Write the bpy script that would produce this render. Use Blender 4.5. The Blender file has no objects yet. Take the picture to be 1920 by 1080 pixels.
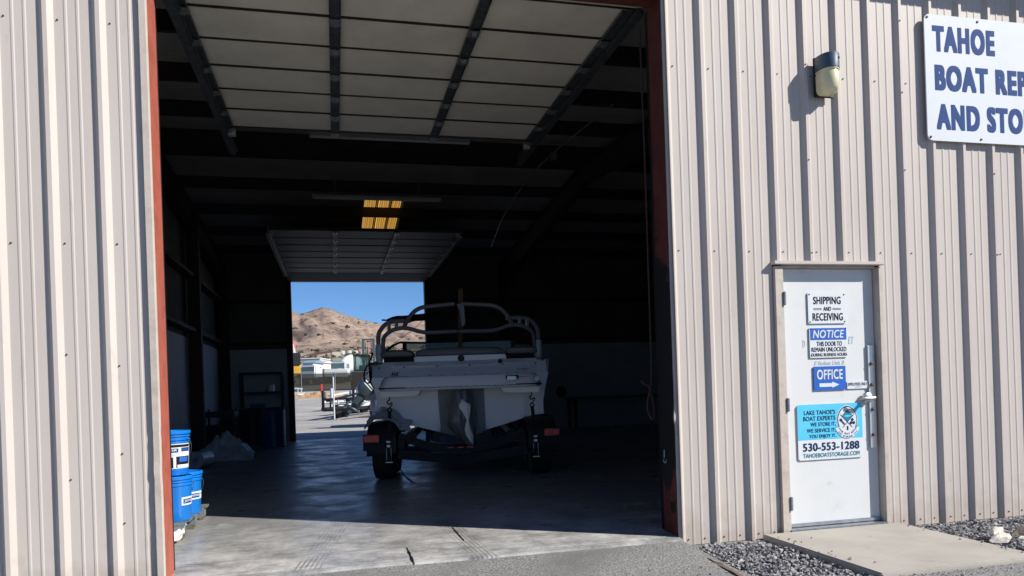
import bpy, bmesh, math, random
from mathutils import Vector, Matrix, noise as mnoise
random.seed(7)
R = math.radians
SC = bpy.context.scene
COL = SC.collection

# ------------------------------------------------------------------ camera
FPX, PSI, ROLL, CY, CD, CH = 1378.5, 0.2358, 0.0342, 728.3, 5.226, 1.187
cam_d = bpy.data.cameras.new('camera'); cam = bpy.data.objects.new('camera', cam_d); COL.objects.link(cam)
cam_d.sensor_width = 36.0; cam_d.lens = FPX / 1920 * 36
cam_d.shift_y = (CY - 540) / 1920
cam_d.clip_start = 0.05; cam_d.clip_end = 6000
_r = Vector((math.cos(PSI), -math.sin(PSI), 0)); _u = Vector((0, 0, 1)); _f = Vector((math.sin(PSI), math.cos(PSI), 0))
_X = _r * math.cos(ROLL) - _u * math.sin(ROLL); _Y = _r * math.sin(ROLL) + _u * math.cos(ROLL)
cam.matrix_world = Matrix.Translation((0, -CD, CH)) @ Matrix((_X, _Y, -_f)).transposed().to_4x4()
SC.camera = cam

# ------------------------------------------------------------------ light
SUN_EL, SUN_AZ = R(35.5), R(54.2)          # azimuth from -Y towards +X
to_sun = Vector((math.sin(SUN_AZ) * math.cos(SUN_EL), -math.cos(SUN_AZ) * math.cos(SUN_EL), math.sin(SUN_EL)))
w = bpy.data.worlds.new('World'); SC.world = w; w.use_nodes = True
wn = w.node_tree
sky = wn.nodes.new('ShaderNodeTexSky'); sky.sky_type = 'NISHITA'; sky.sun_disc = False
sky.sun_elevation = SUN_EL; sky.sun_rotation = math.atan2(to_sun.x, to_sun.y)
sky.altitude = 0; sky.air_density = 0.75; sky.dust_density = 0.0; sky.ozone_density = 10.0
wn.links.new(sky.outputs[0], wn.nodes['Background'].inputs[0]); wn.nodes['Background'].inputs[1].default_value = 0.085
sl = bpy.data.lights.new('sun', 'SUN'); sl.energy = 5.0; sl.angle = R(0.53); sl.color = (1, 0.955, 0.88)
so = bpy.data.objects.new('sun', sl); COL.objects.link(so)
so.rotation_euler = (-to_sun).to_track_quat('-Z', 'Y').to_euler()
SC.view_settings.view_transform = 'Standard'; SC.view_settings.look = 'None'
SC.view_settings.exposure = 0.50; SC.view_settings.gamma = 1
SC.cycles.max_bounces = 8; SC.cycles.diffuse_bounces = 5

# ------------------------------------------------------------------ materials
def nd(nt, t, **kw):
    n = nt.nodes.new(t)
    for k, v in kw.items(): setattr(n, k, v)
    return n
def mat(name, col, rough=0.6, metal=0.0, var=None, var2=None, bump=None, spec=0.5, stretch=(1, 1, 1), rvar=0.0, coat=0.0):
    """var=(colour, scale, lo, hi[, detail]) mixes a second colour in by noise; var2 likewise; bump=(scale, strength)"""
    m = bpy.data.materials.new(name); m.use_nodes = True; nt = m.node_tree
    b = nt.nodes['Principled BSDF']
    b.inputs['Roughness'].default_value = rough; b.inputs['Metallic'].default_value = metal
    b.inputs['Specular IOR Level'].default_value = spec; b.inputs['Coat Weight'].default_value = coat
    b.inputs['Base Color'].default_value = (*col, 1)
    tc = nd(nt, 'ShaderNodeTexCoord'); mp = nd(nt, 'ShaderNodeMapping'); mp.inputs['Scale'].default_value = stretch
    nt.links.new(tc.outputs['Object'], mp.inputs[0])
    last = None
    for k, v in enumerate((var, var2)):
        if not v: continue
        c2, s, lo, hi = v[:4]
        nz = nd(nt, 'ShaderNodeTexNoise'); nz.inputs['Scale'].default_value = s; nz.inputs['Detail'].default_value = v[4] if len(v) > 4 else 6
        nz.inputs['Roughness'].default_value = 0.65
        nt.links.new(mp.outputs[0], nz.inputs['Vector'])
        mr = nd(nt, 'ShaderNodeMapRange'); mr.inputs[1].default_value = lo; mr.inputs[2].default_value = hi
        nt.links.new(nz.outputs[0], mr.inputs[0])
        mx = nd(nt, 'ShaderNodeMix', data_type='RGBA')
        nt.links.new(mr.outputs[0], mx.inputs[0])
        if last: nt.links.new(last, mx.inputs[6])
        else: mx.inputs[6].default_value = (*col, 1)
        mx.inputs[7].default_value = (*c2, 1); last = mx.outputs[2]
        if rvar and k == 0:
            rr = nd(nt, 'ShaderNodeMapRange'); rr.inputs[1].default_value = lo; rr.inputs[2].default_value = hi
            rr.inputs[3].default_value = rough; rr.inputs[4].default_value = rough + rvar
            nt.links.new(nz.outputs[0], rr.inputs[0]); nt.links.new(rr.outputs[0], b.inputs['Roughness'])
    if last: nt.links.new(last, b.inputs['Base Color'])
    if bump:
        nz = nd(nt, 'ShaderNodeTexNoise'); nz.inputs['Scale'].default_value = bump[0]; nz.inputs['Detail'].default_value = 5
        nt.links.new(mp.outputs[0], nz.inputs['Vector'])
        bp = nd(nt, 'ShaderNodeBump'); bp.inputs['Strength'].default_value = bump[1]; bp.inputs['Distance'].default_value = bump[2] if len(bump) > 2 else 0.01
        nt.links.new(nz.outputs[0], bp.inputs['Height']); nt.links.new(bp.outputs[0], b.inputs['Normal'])
    return m
M = {}
M['siding'] = mat('beige_siding', (0.488, 0.438, 0.400), 0.5, var=((0.435, 0.388, 0.352), 1.1, 0.45, 0.75), var2=((0.34, 0.275, 0.22), 9, 0.62, 0.84, 10), stretch=(1, 1, 0.28), bump=(3.0, 0.10, 0.02), spec=0.25)
def splash(m):
    nt = m.node_tree; b = nt.nodes['Principled BSDF']; src = b.inputs['Base Color'].links[0].from_socket
    tc = nd(nt, 'ShaderNodeTexCoord'); sx = nd(nt, 'ShaderNodeSeparateXYZ'); nt.links.new(tc.outputs['Object'], sx.inputs[0])
    nz = nd(nt, 'ShaderNodeTexNoise'); nz.inputs['Scale'].default_value = 7; nz.inputs['Detail'].default_value = 10; nt.links.new(tc.outputs['Object'], nz.inputs['Vector'])
    a = nd(nt, 'ShaderNodeMath', operation='MULTIPLY_ADD'); nt.links.new(nz.outputs[0], a.inputs[0]); a.inputs[1].default_value = -.9; nt.links.new(sx.outputs[2], a.inputs[2])
    e = nd(nt, 'ShaderNodeMapRange'); e.inputs[1].default_value = -.22; e.inputs[2].default_value = -.52; e.inputs[4].default_value = .45; nt.links.new(a.outputs[0], e.inputs[0])
    mx = nd(nt, 'ShaderNodeMix', data_type='RGBA'); nt.links.new(e.outputs[0], mx.inputs[0]); nt.links.new(src, mx.inputs[6]); mx.inputs[7].default_value = (0.34, 0.28, 0.22, 1)
    nt.links.new(mx.outputs[2], b.inputs['Base Color'])
splash(M['siding'])
M['trim'] = mat('beige_trim', (0.48, 0.425, 0.37), 0.55, var=((0.38, 0.32, 0.265), 6, 0.52, 0.78), bump=(14, 0.2, 0.02), spec=0.25)
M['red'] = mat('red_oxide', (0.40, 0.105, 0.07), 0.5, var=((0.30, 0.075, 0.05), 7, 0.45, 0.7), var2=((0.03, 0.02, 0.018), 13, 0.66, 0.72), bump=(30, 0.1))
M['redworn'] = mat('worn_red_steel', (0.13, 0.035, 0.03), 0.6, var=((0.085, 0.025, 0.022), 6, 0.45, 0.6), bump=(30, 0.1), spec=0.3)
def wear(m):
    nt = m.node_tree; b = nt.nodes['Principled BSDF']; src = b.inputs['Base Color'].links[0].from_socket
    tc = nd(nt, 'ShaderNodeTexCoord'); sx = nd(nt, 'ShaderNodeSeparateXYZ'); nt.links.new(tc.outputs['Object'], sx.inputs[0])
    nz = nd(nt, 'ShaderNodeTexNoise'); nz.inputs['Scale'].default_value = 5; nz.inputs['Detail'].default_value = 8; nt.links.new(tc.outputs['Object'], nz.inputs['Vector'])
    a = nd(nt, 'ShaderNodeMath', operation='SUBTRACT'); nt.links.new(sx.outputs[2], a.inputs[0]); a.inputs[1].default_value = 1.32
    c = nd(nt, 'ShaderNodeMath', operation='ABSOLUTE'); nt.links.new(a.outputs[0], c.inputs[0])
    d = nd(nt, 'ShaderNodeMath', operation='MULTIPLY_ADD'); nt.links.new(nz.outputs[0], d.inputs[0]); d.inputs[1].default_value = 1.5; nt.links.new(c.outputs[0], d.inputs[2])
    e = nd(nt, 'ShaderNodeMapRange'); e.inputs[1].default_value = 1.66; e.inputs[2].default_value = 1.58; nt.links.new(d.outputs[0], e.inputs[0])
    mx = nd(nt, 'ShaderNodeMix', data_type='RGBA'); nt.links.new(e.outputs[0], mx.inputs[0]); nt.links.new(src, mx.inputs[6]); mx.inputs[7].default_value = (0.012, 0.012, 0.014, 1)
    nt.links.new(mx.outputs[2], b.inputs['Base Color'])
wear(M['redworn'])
M['oxide'] = mat('dark_oxide_steel', (0.030, 0.015, 0.013), 0.7, var=((0.018, 0.012, 0.011), 4, 0.4, 0.7))
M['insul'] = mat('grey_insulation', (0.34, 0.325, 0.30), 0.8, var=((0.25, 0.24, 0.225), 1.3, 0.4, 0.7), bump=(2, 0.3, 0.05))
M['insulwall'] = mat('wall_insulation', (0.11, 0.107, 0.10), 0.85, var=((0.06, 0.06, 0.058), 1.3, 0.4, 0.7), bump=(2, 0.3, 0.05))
M['liner'] = mat('white_liner_board', (0.52, 0.54, 0.56), 0.6, var=((0.44, 0.46, 0.48), 2, 0.45, 0.75))
M['galv'] = mat('galvanised_steel', (0.32, 0.34, 0.36), 0.42, 0.75, var=((0.2, 0.22, 0.24), 18, 0.4, 0.7))
M['galvdark'] = mat('dark_galvanised', (0.10, 0.11, 0.12), 0.5, 0.5, var=((0.05, 0.055, 0.06), 14, 0.4, 0.7))
M['black'] = mat('black_steel', (0.010, 0.010, 0.011), 0.6, var=((0.035, 0.035, 0.035), 9, 0.55, 0.8))
M['screw'] = mat('screw_head', (0.06, 0.05, 0.045), 0.5, 0.3)
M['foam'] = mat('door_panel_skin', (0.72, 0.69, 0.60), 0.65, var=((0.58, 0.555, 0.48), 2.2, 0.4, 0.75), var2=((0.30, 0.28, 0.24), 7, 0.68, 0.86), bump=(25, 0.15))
M['foamshade'] = mat('shaded_door_panel_skin', (0.21, 0.21, 0.215), 0.65, var=((0.15, 0.15, 0.155), 2.2, 0.4, 0.75))  # door skin repeated darker for the rear door, its shade put into the colour
M['doorpaint'] = mat('white_door_paint', (0.60, 0.61, 0.61), 0.6, var=((0.55, 0.56, 0.56), 3, 0.5, 0.8), var2=((0.36, 0.34, 0.31), 6, 0.64, 0.86, 10), bump=(2.2, 0.06, 0.02), spec=0.2)
M['white'] = mat('white_plastic', (0.80, 0.82, 0.84), 0.35)
M['signwhite'] = mat('white_sign_face', (0.60, 0.63, 0.66), 0.6, var=((0.56, 0.585, 0.61), 2.5, 0.5, 0.8), spec=0.2)
M['navy'] = mat('navy_lettering', (0.020, 0.058, 0.19), 0.7, spec=0.15)
M['navydk'] = mat('dark_navy_ink', (0.012, 0.03, 0.09), 0.7, spec=0.1)
M['blk'] = mat('black_ink', (0.012, 0.012, 0.016), 0.7, spec=0.1)
M['signblue'] = mat('blue_sign', (0.02, 0.11, 0.44), 0.6, spec=0.2)
M['cyan'] = mat('cyan_magnet', (0.08, 0.48, 0.70), 0.6, var=((0.11, 0.52, 0.72), 4, 0.4, 0.7), spec=0.2)
M['teal'] = mat('teal_ink', (0.03, 0.20, 0.28), 0.7, spec=0.1)
M['ghost'] = mat('faded_lettering', (0.42, 0.50, 0.58), 0.5)
M['chrome'] = mat('brushed_chrome', (0.50, 0.50, 0.50), 0.38, 0.9, var=((0.45, 0.45, 0.45), 20, 0.4, 0.7))
M['plate'] = mat('scuffed_steel_plate', (0.62, 0.62, 0.60), 0.35, 0.8, var=((0.35, 0.2, 0.12), 12, 0.60, 0.72))
M['rust'] = mat('rusty_bolt', (0.10, 0.045, 0.03), 0.7)
M['hood'] = mat('slate_blue_housing', (0.035, 0.075, 0.12), 0.5, bump=(120, 0.3, 0.002))
M['lens'] = mat('yellowed_lens', (0.66, 0.62, 0.40), 0.3, var=((0.5, 0.47, 0.3), 8, 0.45, 0.75))
def slab_material():
    m = mat('concrete_slab', (0.255, 0.255, 0.252), 0.26, var=((0.17, 0.17, 0.168), 1.6, 0.38, 0.66, 9), var2=((0.40, 0.39, 0.375), 4.0, 0.55, 0.74, 12), bump=(30, 0.10, 0.004), rvar=0.28)
    return m
def scuff(m):
    nt = m.node_tree; b = nt.nodes['Principled BSDF']; src = b.inputs['Base Color'].links[0].from_socket
    tc = nd(nt, 'ShaderNodeTexCoord')
    def layer(src, rot, st, scale, lo, hi, col, fac):
        mp = nd(nt, 'ShaderNodeMapping'); mp.inputs['Scale'].default_value = st; mp.inputs['Rotation'].default_value = (0, 0, rot); nt.links.new(tc.outputs['Object'], mp.inputs[0])
        n = nd(nt, 'ShaderNodeTexNoise'); n.inputs['Scale'].default_value = scale; n.inputs['Detail'].default_value = 9; n.inputs['Roughness'].default_value = .7; nt.links.new(mp.outputs[0], n.inputs['Vector'])
        r = nd(nt, 'ShaderNodeMapRange'); r.inputs[1].default_value = lo; r.inputs[2].default_value = hi; r.inputs[4].default_value = fac; nt.links.new(n.outputs[0], r.inputs[0])
        mx = nd(nt, 'ShaderNodeMix', data_type='RGBA'); nt.links.new(r.outputs[0], mx.inputs[0]); nt.links.new(src, mx.inputs[6]); mx.inputs[7].default_value = (*col, 1); return mx.outputs[2]
    src = layer(src, .25, (1, 7, 1), 3.0, .56, .68, (.50, .49, .47), .8)
    src = layer(src, -.9, (1, 9, 1), 5.0, .60, .70, (.50, .49, .47), .7)
    src = layer(src, 1.3, (1, 5, 1), 2.2, .55, .72, (.10, .10, .10), .7)
    src = layer(src, 0, (1, 1, 1), 14, .66, .70, (.58, .57, .55), .9)
    # pale scuffs by the doorway, with the sunlit floor's brightness painted into the colour
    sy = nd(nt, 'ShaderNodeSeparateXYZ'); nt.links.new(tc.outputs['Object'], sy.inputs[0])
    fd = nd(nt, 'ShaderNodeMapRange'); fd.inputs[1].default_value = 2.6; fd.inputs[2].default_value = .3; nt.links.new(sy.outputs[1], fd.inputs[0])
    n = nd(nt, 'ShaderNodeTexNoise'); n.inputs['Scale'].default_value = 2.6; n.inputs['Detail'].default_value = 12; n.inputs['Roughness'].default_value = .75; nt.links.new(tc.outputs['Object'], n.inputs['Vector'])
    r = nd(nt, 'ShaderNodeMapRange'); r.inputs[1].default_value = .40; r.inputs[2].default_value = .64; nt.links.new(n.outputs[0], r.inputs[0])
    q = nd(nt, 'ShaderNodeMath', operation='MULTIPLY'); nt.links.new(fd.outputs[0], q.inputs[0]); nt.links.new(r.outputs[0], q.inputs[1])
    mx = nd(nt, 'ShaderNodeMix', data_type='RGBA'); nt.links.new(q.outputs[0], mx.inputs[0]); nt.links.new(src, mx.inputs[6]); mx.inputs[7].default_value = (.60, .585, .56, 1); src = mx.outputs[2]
    # tread marks: two curving bands of short bars
    sx = nd(nt, 'ShaderNodeSeparateXYZ'); nt.links.new(tc.outputs['Object'], sx.inputs[0])
    def mth(op, a, c=None):
        n = nd(nt, 'ShaderNodeMath', operation=op)
        for k, q in enumerate((a, c)):
            if q is None: continue
            if isinstance(q, (int, float)): n.inputs[k].default_value = q
            else: nt.links.new(q, n.inputs[k])
        return n.outputs[0]
    for x0, kx in ((-.22, .13), (1.0, -.05)):
        xx = mth('SUBTRACT', mth('SUBTRACT', sx.outputs[0], x0), mth('MULTIPLY', sx.outputs[1], kx))
        band = mth('LESS_THAN', mth('ABSOLUTE', xx), .10)
        bars = mth('GREATER_THAN', mth('SINE', mth('MULTIPLY', xx, 190)), .2)
        n = nd(nt, 'ShaderNodeTexNoise'); n.inputs['Scale'].default_value = 3.5; n.inputs['Detail'].default_value = 6; nt.links.new(tc.outputs['Object'], n.inputs['Vector'])
        r = nd(nt, 'ShaderNodeMapRange'); r.inputs[1].default_value = .42; r.inputs[2].default_value = .62; r.inputs[4].default_value = .6; nt.links.new(n.outputs[0], r.inputs[0])
        f = mth('MULTIPLY', mth('MULTIPLY', band, bars), r.outputs[0])
        mx = nd(nt, 'ShaderNodeMix', data_type='RGBA'); nt.links.new(f, mx.inputs[0]); nt.links.new(src, mx.inputs[6]); mx.inputs[7].default_value = (.09, .09, .09, 1); src = mx.outputs[2]
    nt.links.new(src, b.inputs['Base Color'])
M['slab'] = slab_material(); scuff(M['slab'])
M['landing'] = mat('landing_concrete', (0.40, 0.37, 0.325), 0.8, var=((0.33, 0.305, 0.27), 2.5, 0.4, 0.7, 9), var2=((0.25, 0.225, 0.19), 7, 0.60, 0.82, 10), bump=(160, 0.25, 0.003))
M['foundation'] = mat('foundation_concrete', (0.30, 0.285, 0.26), 0.85, var=((0.2, 0.19, 0.175), 6, 0.4, 0.7), bump=(40, 0.3))
def asphalt(name, c1, c2, c3, sc):
    m = mat(name, c1, 0.9, var=(c2, sc, 0.35, 0.65, 4), var2=(c3, 0.9, 0.50, 0.70, 8), bump=(sc * 0.8, 0.9, 0.006)); return m
M['asphalt'] = asphalt('asphalt', (0.34, 0.335, 0.32), (0.075, 0.075, 0.075), (0.15, 0.147, 0.14), 75)
M['yard'] = mat('yard_gravel', (0.36, 0.345, 0.325), 0.95, var=((0.22, 0.21, 0.20), 7, 0.4, 0.7, 12), var2=((0.43, 0.41, 0.385), 0.35, 0.45, 0.7), bump=(30, 0.6, 0.03))
M['earth'] = mat('orange_earth', (0.46, 0.27, 0.13), 0.95, var=((0.36, 0.22, 0.12), 1.2, 0.4, 0.7), bump=(6, 0.8, 0.1))
M['ground'] = mat('bare_ground', (0.30, 0.26, 0.21), 0.95, var=((0.22, 0.19, 0.16), 0.3, 0.4, 0.7))
M['stone'] = mat('crushed_stone', (0.33, 0.32, 0.32), 0.85, var=((0.11, 0.11, 0.12), 23, 0.42, 0.58), var2=((0.46, 0.44, 0.42), 31, 0.60, 0.68))
M['rock'] = mat('pale_rock', (0.62, 0.585, 0.51), 0.9, var=((0.45, 0.42, 0.37), 16, 0.45, 0.7), bump=(50, 0.5, 0.01))
M['rockbrown'] = mat('brown_rock', (0.20, 0.165, 0.14), 0.9, var=((0.3, 0.26, 0.22), 12, 0.45, 0.7), bump=(40, 0.5, 0.01))
M['wood'] = mat('grey_wood', (0.16, 0.12, 0.085), 0.85, var=((0.07, 0.05, 0.04), 8, 0.4, 0.65), stretch=(1, 0.12, 1), bump=(20, 0.4))
M['postwood'] = mat('lumber', (0.17, 0.12, 0.07), 0.8, var=((0.2, 0.13, 0.07), 12, 0.4, 0.7), stretch=(1, 1, 0.1))
M['bucket'] = mat('blue_pail_plastic', (0.006, 0.175, 0.60), 0.32, var=((0.006, 0.15, 0.50), 6, 0.4, 0.7), var2=((0.05, 0.20, 0.42), 16, 0.62, 0.75), stretch=(1, 1, .5))
M['pallet'] = mat('weathered_pallet', (0.14, 0.17, 0.18), 0.8, var=((0.09, 0.08, 0.065), 7, 0.45, 0.65), bump=(30, 0.4))
M['paper'] = mat('crumpled_paper', (0.78, 0.77, 0.74), 0.7)
M['poly'] = mat('shrink_wrap_film', (0.42, 0.45, 0.48), 0.28, var=((0.30, 0.33, 0.36), 5, 0.4, 0.7), bump=(9, 0.6, 0.03))
M['gel'] = mat('white_gelcoat', (0.78, 0.81, 0.84), 0.22, var=((0.74, 0.77, 0.80), 1.5, 0.4, 0.7), coat=0.3)
M['vinyl'] = mat('grey_vinyl', (0.16, 0.165, 0.175), 0.55, bump=(80, 0.1))
M['greygel'] = mat('grey_transom', (0.20, 0.21, 0.22), 0.4, var=((0.15, 0.16, 0.17), 5, 0.4, 0.7))
M['tower'] = mat('grey_painted_tube', (0.25, 0.25, 0.27), 0.4)
M['canvas'] = mat('black_canvas', (0.008, 0.008, 0.010), 0.9)
M['rubber'] = mat('black_rubber', (0.008, 0.008, 0.008), 0.75, bump=(60, 0.3))
M['frameblk'] = mat('blue_black_steel', (0.007, 0.009, 0.012), 0.55, spec=0.25)
M['redlens'] = mat('red_lens', (0.62, 0.025, 0.03), 0.2)
M['bag'] = mat('clear_grey_bag', (0.10, 0.12, 0.125), 0.22, var=((0.17, 0.19, 0.2), 6, 0.45, 0.7), bump=(11, 0.7, 0.03), stretch=(1, 1, 0.4))
M['webbing'] = mat('black_webbing', (0.01, 0.01, 0.012), 0.85)
M['rope'] = mat('brown_rope', (0.05, 0.022, 0.017), 0.9)
M['strip'] = mat('light_fixture_white', (0.34, 0.34, 0.33), 0.5)
M['drum'] = mat('blue_drum', (0.012, 0.05, 0.16), 0.4)
M['outb'] = mat('grey_blue_cowl', (0.060, 0.085, 0.10), 0.35, 0.2, coat=0.25)
M['alu'] = mat('aluminium', (0.66, 0.67, 0.67), 0.45, 0.3)
M['hullblue'] = mat('blue_hull', (0.02, 0.10, 0.33), 0.3)
M['truckwhite'] = mat('truck_white', (0.72, 0.73, 0.74), 0.4)
M['truckgrey'] = mat('truck_grey', (0.30, 0.31, 0.32), 0.5)
M['yellow'] = mat('machine_yellow', (0.60, 0.36, 0.03), 0.45)
M['forkgrey'] = mat('machine_grey_green', (0.07, 0.095, 0.10), 0.45)
M['pink'] = mat('faded_red', (0.55, 0.15, 0.15), 0.5)
M['orange'] = mat('orange_paint', (0.65, 0.20, 0.07), 0.5)
M['shedwhite'] = mat('shed_white', (0.66, 0.67, 0.67), 0.6)
M['shedblue'] = mat('shed_blue', (0.20, 0.30, 0.42), 0.6)
M['shedgreen'] = mat('shed_green', (0.25, 0.38, 0.35), 0.6)
M['concrete'] = mat('pale_concrete', (0.46, 0.43, 0.39), 0.85)
M['bush'] = mat('sage_green', (0.055, 0.06, 0.035), 0.95, var=((0.09, 0.09, 0.05), 0.2, 0.4, 0.7))
def glass_mat(name, col, alpha_mix=0.75):
    m = bpy.data.materials.new(name); m.use_nodes = True; nt = m.node_tree; b = nt.nodes['Principled BSDF']
    b.inputs['Base Color'].default_value = (*col, 1); b.inputs['Roughness'].default_value = 0.08
    t = nd(nt, 'ShaderNodeBsdfTransparent'); t.inputs[0].default_value = (0.75, 0.85, 0.83, 1); mx = nd(nt, 'ShaderNodeMixShader'); mx.inputs[0].default_value = alpha_mix
    o = nt.nodes['Material Output']
    nt.links.new(b.outputs[0], mx.inputs[1]); nt.links.new(t.outputs[0], mx.inputs[2]); nt.links.new(mx.outputs[0], o.inputs[0]); return m
M['glass'] = glass_mat('tinted_glass', (0.03, 0.09, 0.085), 0.55)
M['screen'] = glass_mat('black_privacy_mesh', (0.022, 0.019, 0.015), 0.14)
M['screen'].node_tree.nodes['Principled BSDF'].inputs['Roughness'].default_value = 0.9
def amber():
    m = bpy.data.materials.new('amber_fibreglass'); m.use_nodes = True; nt = m.node_tree
    nt.nodes.remove(nt.nodes['Principled BSDF'])
    tc = nd(nt, 'ShaderNodeTexCoord'); wv = nd(nt, 'ShaderNodeTexWave'); wv.bands_direction = 'X'; wv.inputs['Scale'].default_value = 7.0; wv.inputs['Distortion'].default_value = 0.6
    nt.links.new(tc.outputs['Object'], wv.inputs[0])
    mx = nd(nt, 'ShaderNodeMix', data_type='RGBA'); mx.inputs[6].default_value = (0.22, 0.10, 0.015, 1); mx.inputs[7].default_value = (0.46, 0.25, 0.05, 1)
    nt.links.new(wv.outputs[1], mx.inputs[0])
    t = nd(nt, 'ShaderNodeBsdfTranslucent'); nt.links.new(mx.outputs[2], t.inputs[0]); nt.links.new(t.outputs[0], nt.nodes['Material Output'].inputs[0]); return m
M['amber'] = amber()
def hill_mat():
    m = bpy.data.materials.new('desert_hillside'); m.use_nodes = True; nt = m.node_tree; b = nt.nodes['Principled BSDF']
    b.inputs['Roughness'].default_value = 1.0; b.inputs['Specular IOR Level'].default_value = 0.1
    tc = nd(nt, 'ShaderNodeTexCoord')
    def nz(scale, det, st=(1, 1, 1)):
        mp = nd(nt, 'ShaderNodeMapping'); mp.inputs['Scale'].default_value = st; nt.links.new(tc.outputs['Object'], mp.inputs[0])
        n = nd(nt, 'ShaderNodeTexNoise'); n.inputs['Scale'].default_value = scale; n.inputs['Detail'].default_value = det; nt.links.new(mp.outputs[0], n.inputs['Vector']); return n
    r = nd(nt, 'ShaderNodeValToRGB'); e = r.color_ramp.elements
    e[0].position = 0.34; e[0].color = (0.19, 0.14, 0.12, 1); e[1].position = 0.68; e[1].color = (0.37, 0.275, 0.21, 1)
    k = e.new(0.5); k.color = (0.285, 0.21, 0.17, 1)
    nt.links.new(nz(0.011, 10, (1, 0.5, 3)).outputs[0], r.inputs[0])
    sp = nd(nt, 'ShaderNodeMapRange'); sp.inputs[1].default_value = 0.50; sp.inputs[2].default_value = 0.66
    nt.links.new(nz(0.10, 12, (1, .5, 2)).outputs[0], sp.inputs[0])
    mx = nd(nt, 'ShaderNodeMix', data_type='RGBA'); nt.links.new(sp.outputs[0], mx.inputs[0]); nt.links.new(r.outputs[0], mx.inputs[6]); mx.inputs[7].default_value = (0.19, 0.145, 0.115, 1)
    # pale and olive benches low on the slope
    sx = nd(nt, 'ShaderNodeSeparateXYZ'); nt.links.new(tc.outputs['Object'], sx.inputs[0])
    hz = nd(nt, 'ShaderNodeMapRange'); hz.inputs[1].default_value = 34; hz.inputs[2].default_value = 16; nt.links.new(sx.outputs[2], hz.inputs[0])
    r2 = nd(nt, 'ShaderNodeValToRGB'); e2 = r2.color_ramp.elements
    e2[0].position = 0.40; e2[0].color = (0.15, 0.14, 0.105, 1); e2[1].position = 0.62; e2[1].color = (0.42, 0.36, 0.29, 1)
    nt.links.new(nz(0.03, 8, (1, 0.6, 4)).outputs[0], r2.inputs[0])
    mx2 = nd(nt, 'ShaderNodeMix', data_type='RGBA'); nt.links.new(hz.outputs[0], mx2.inputs[0]); nt.links.new(mx.outputs[2], mx2.inputs[6]); nt.links.new(r2.outputs[0], mx2.inputs[7])
    # dark gullies and low brush as diagonal flecks
    fk = nd(nt, 'ShaderNodeMapRange'); fk.inputs[1].default_value = 0.57; fk.inputs[2].default_value = 0.63; fk.inputs[4].default_value = .75
    mp = nd(nt, 'ShaderNodeMapping'); mp.inputs['Rotation'].default_value = (0, .5, .3); mp.inputs['Scale'].default_value = (.035, .012, .13); nt.links.new(tc.outputs['Object'], mp.inputs[0])
    n = nd(nt, 'ShaderNodeTexNoise'); n.inputs['Scale'].default_value = 1.6; n.inputs['Detail'].default_value = 12; n.inputs['Roughness'].default_value = .72; nt.links.new(mp.outputs[0], n.inputs['Vector']); nt.links.new(n.outputs[0], fk.inputs[0])
    mx3 = nd(nt, 'ShaderNodeMix', data_type='RGBA'); nt.links.new(fk.outputs[0], mx3.inputs[0]); nt.links.new(mx2.outputs[2], mx3.inputs[6]); mx3.inputs[7].default_value = (.125, .10, .08, 1)
    nt.links.new(mx3.outputs[2], b.inputs['Base Color'])
    return m
M['hill'] = hill_mat()

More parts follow.
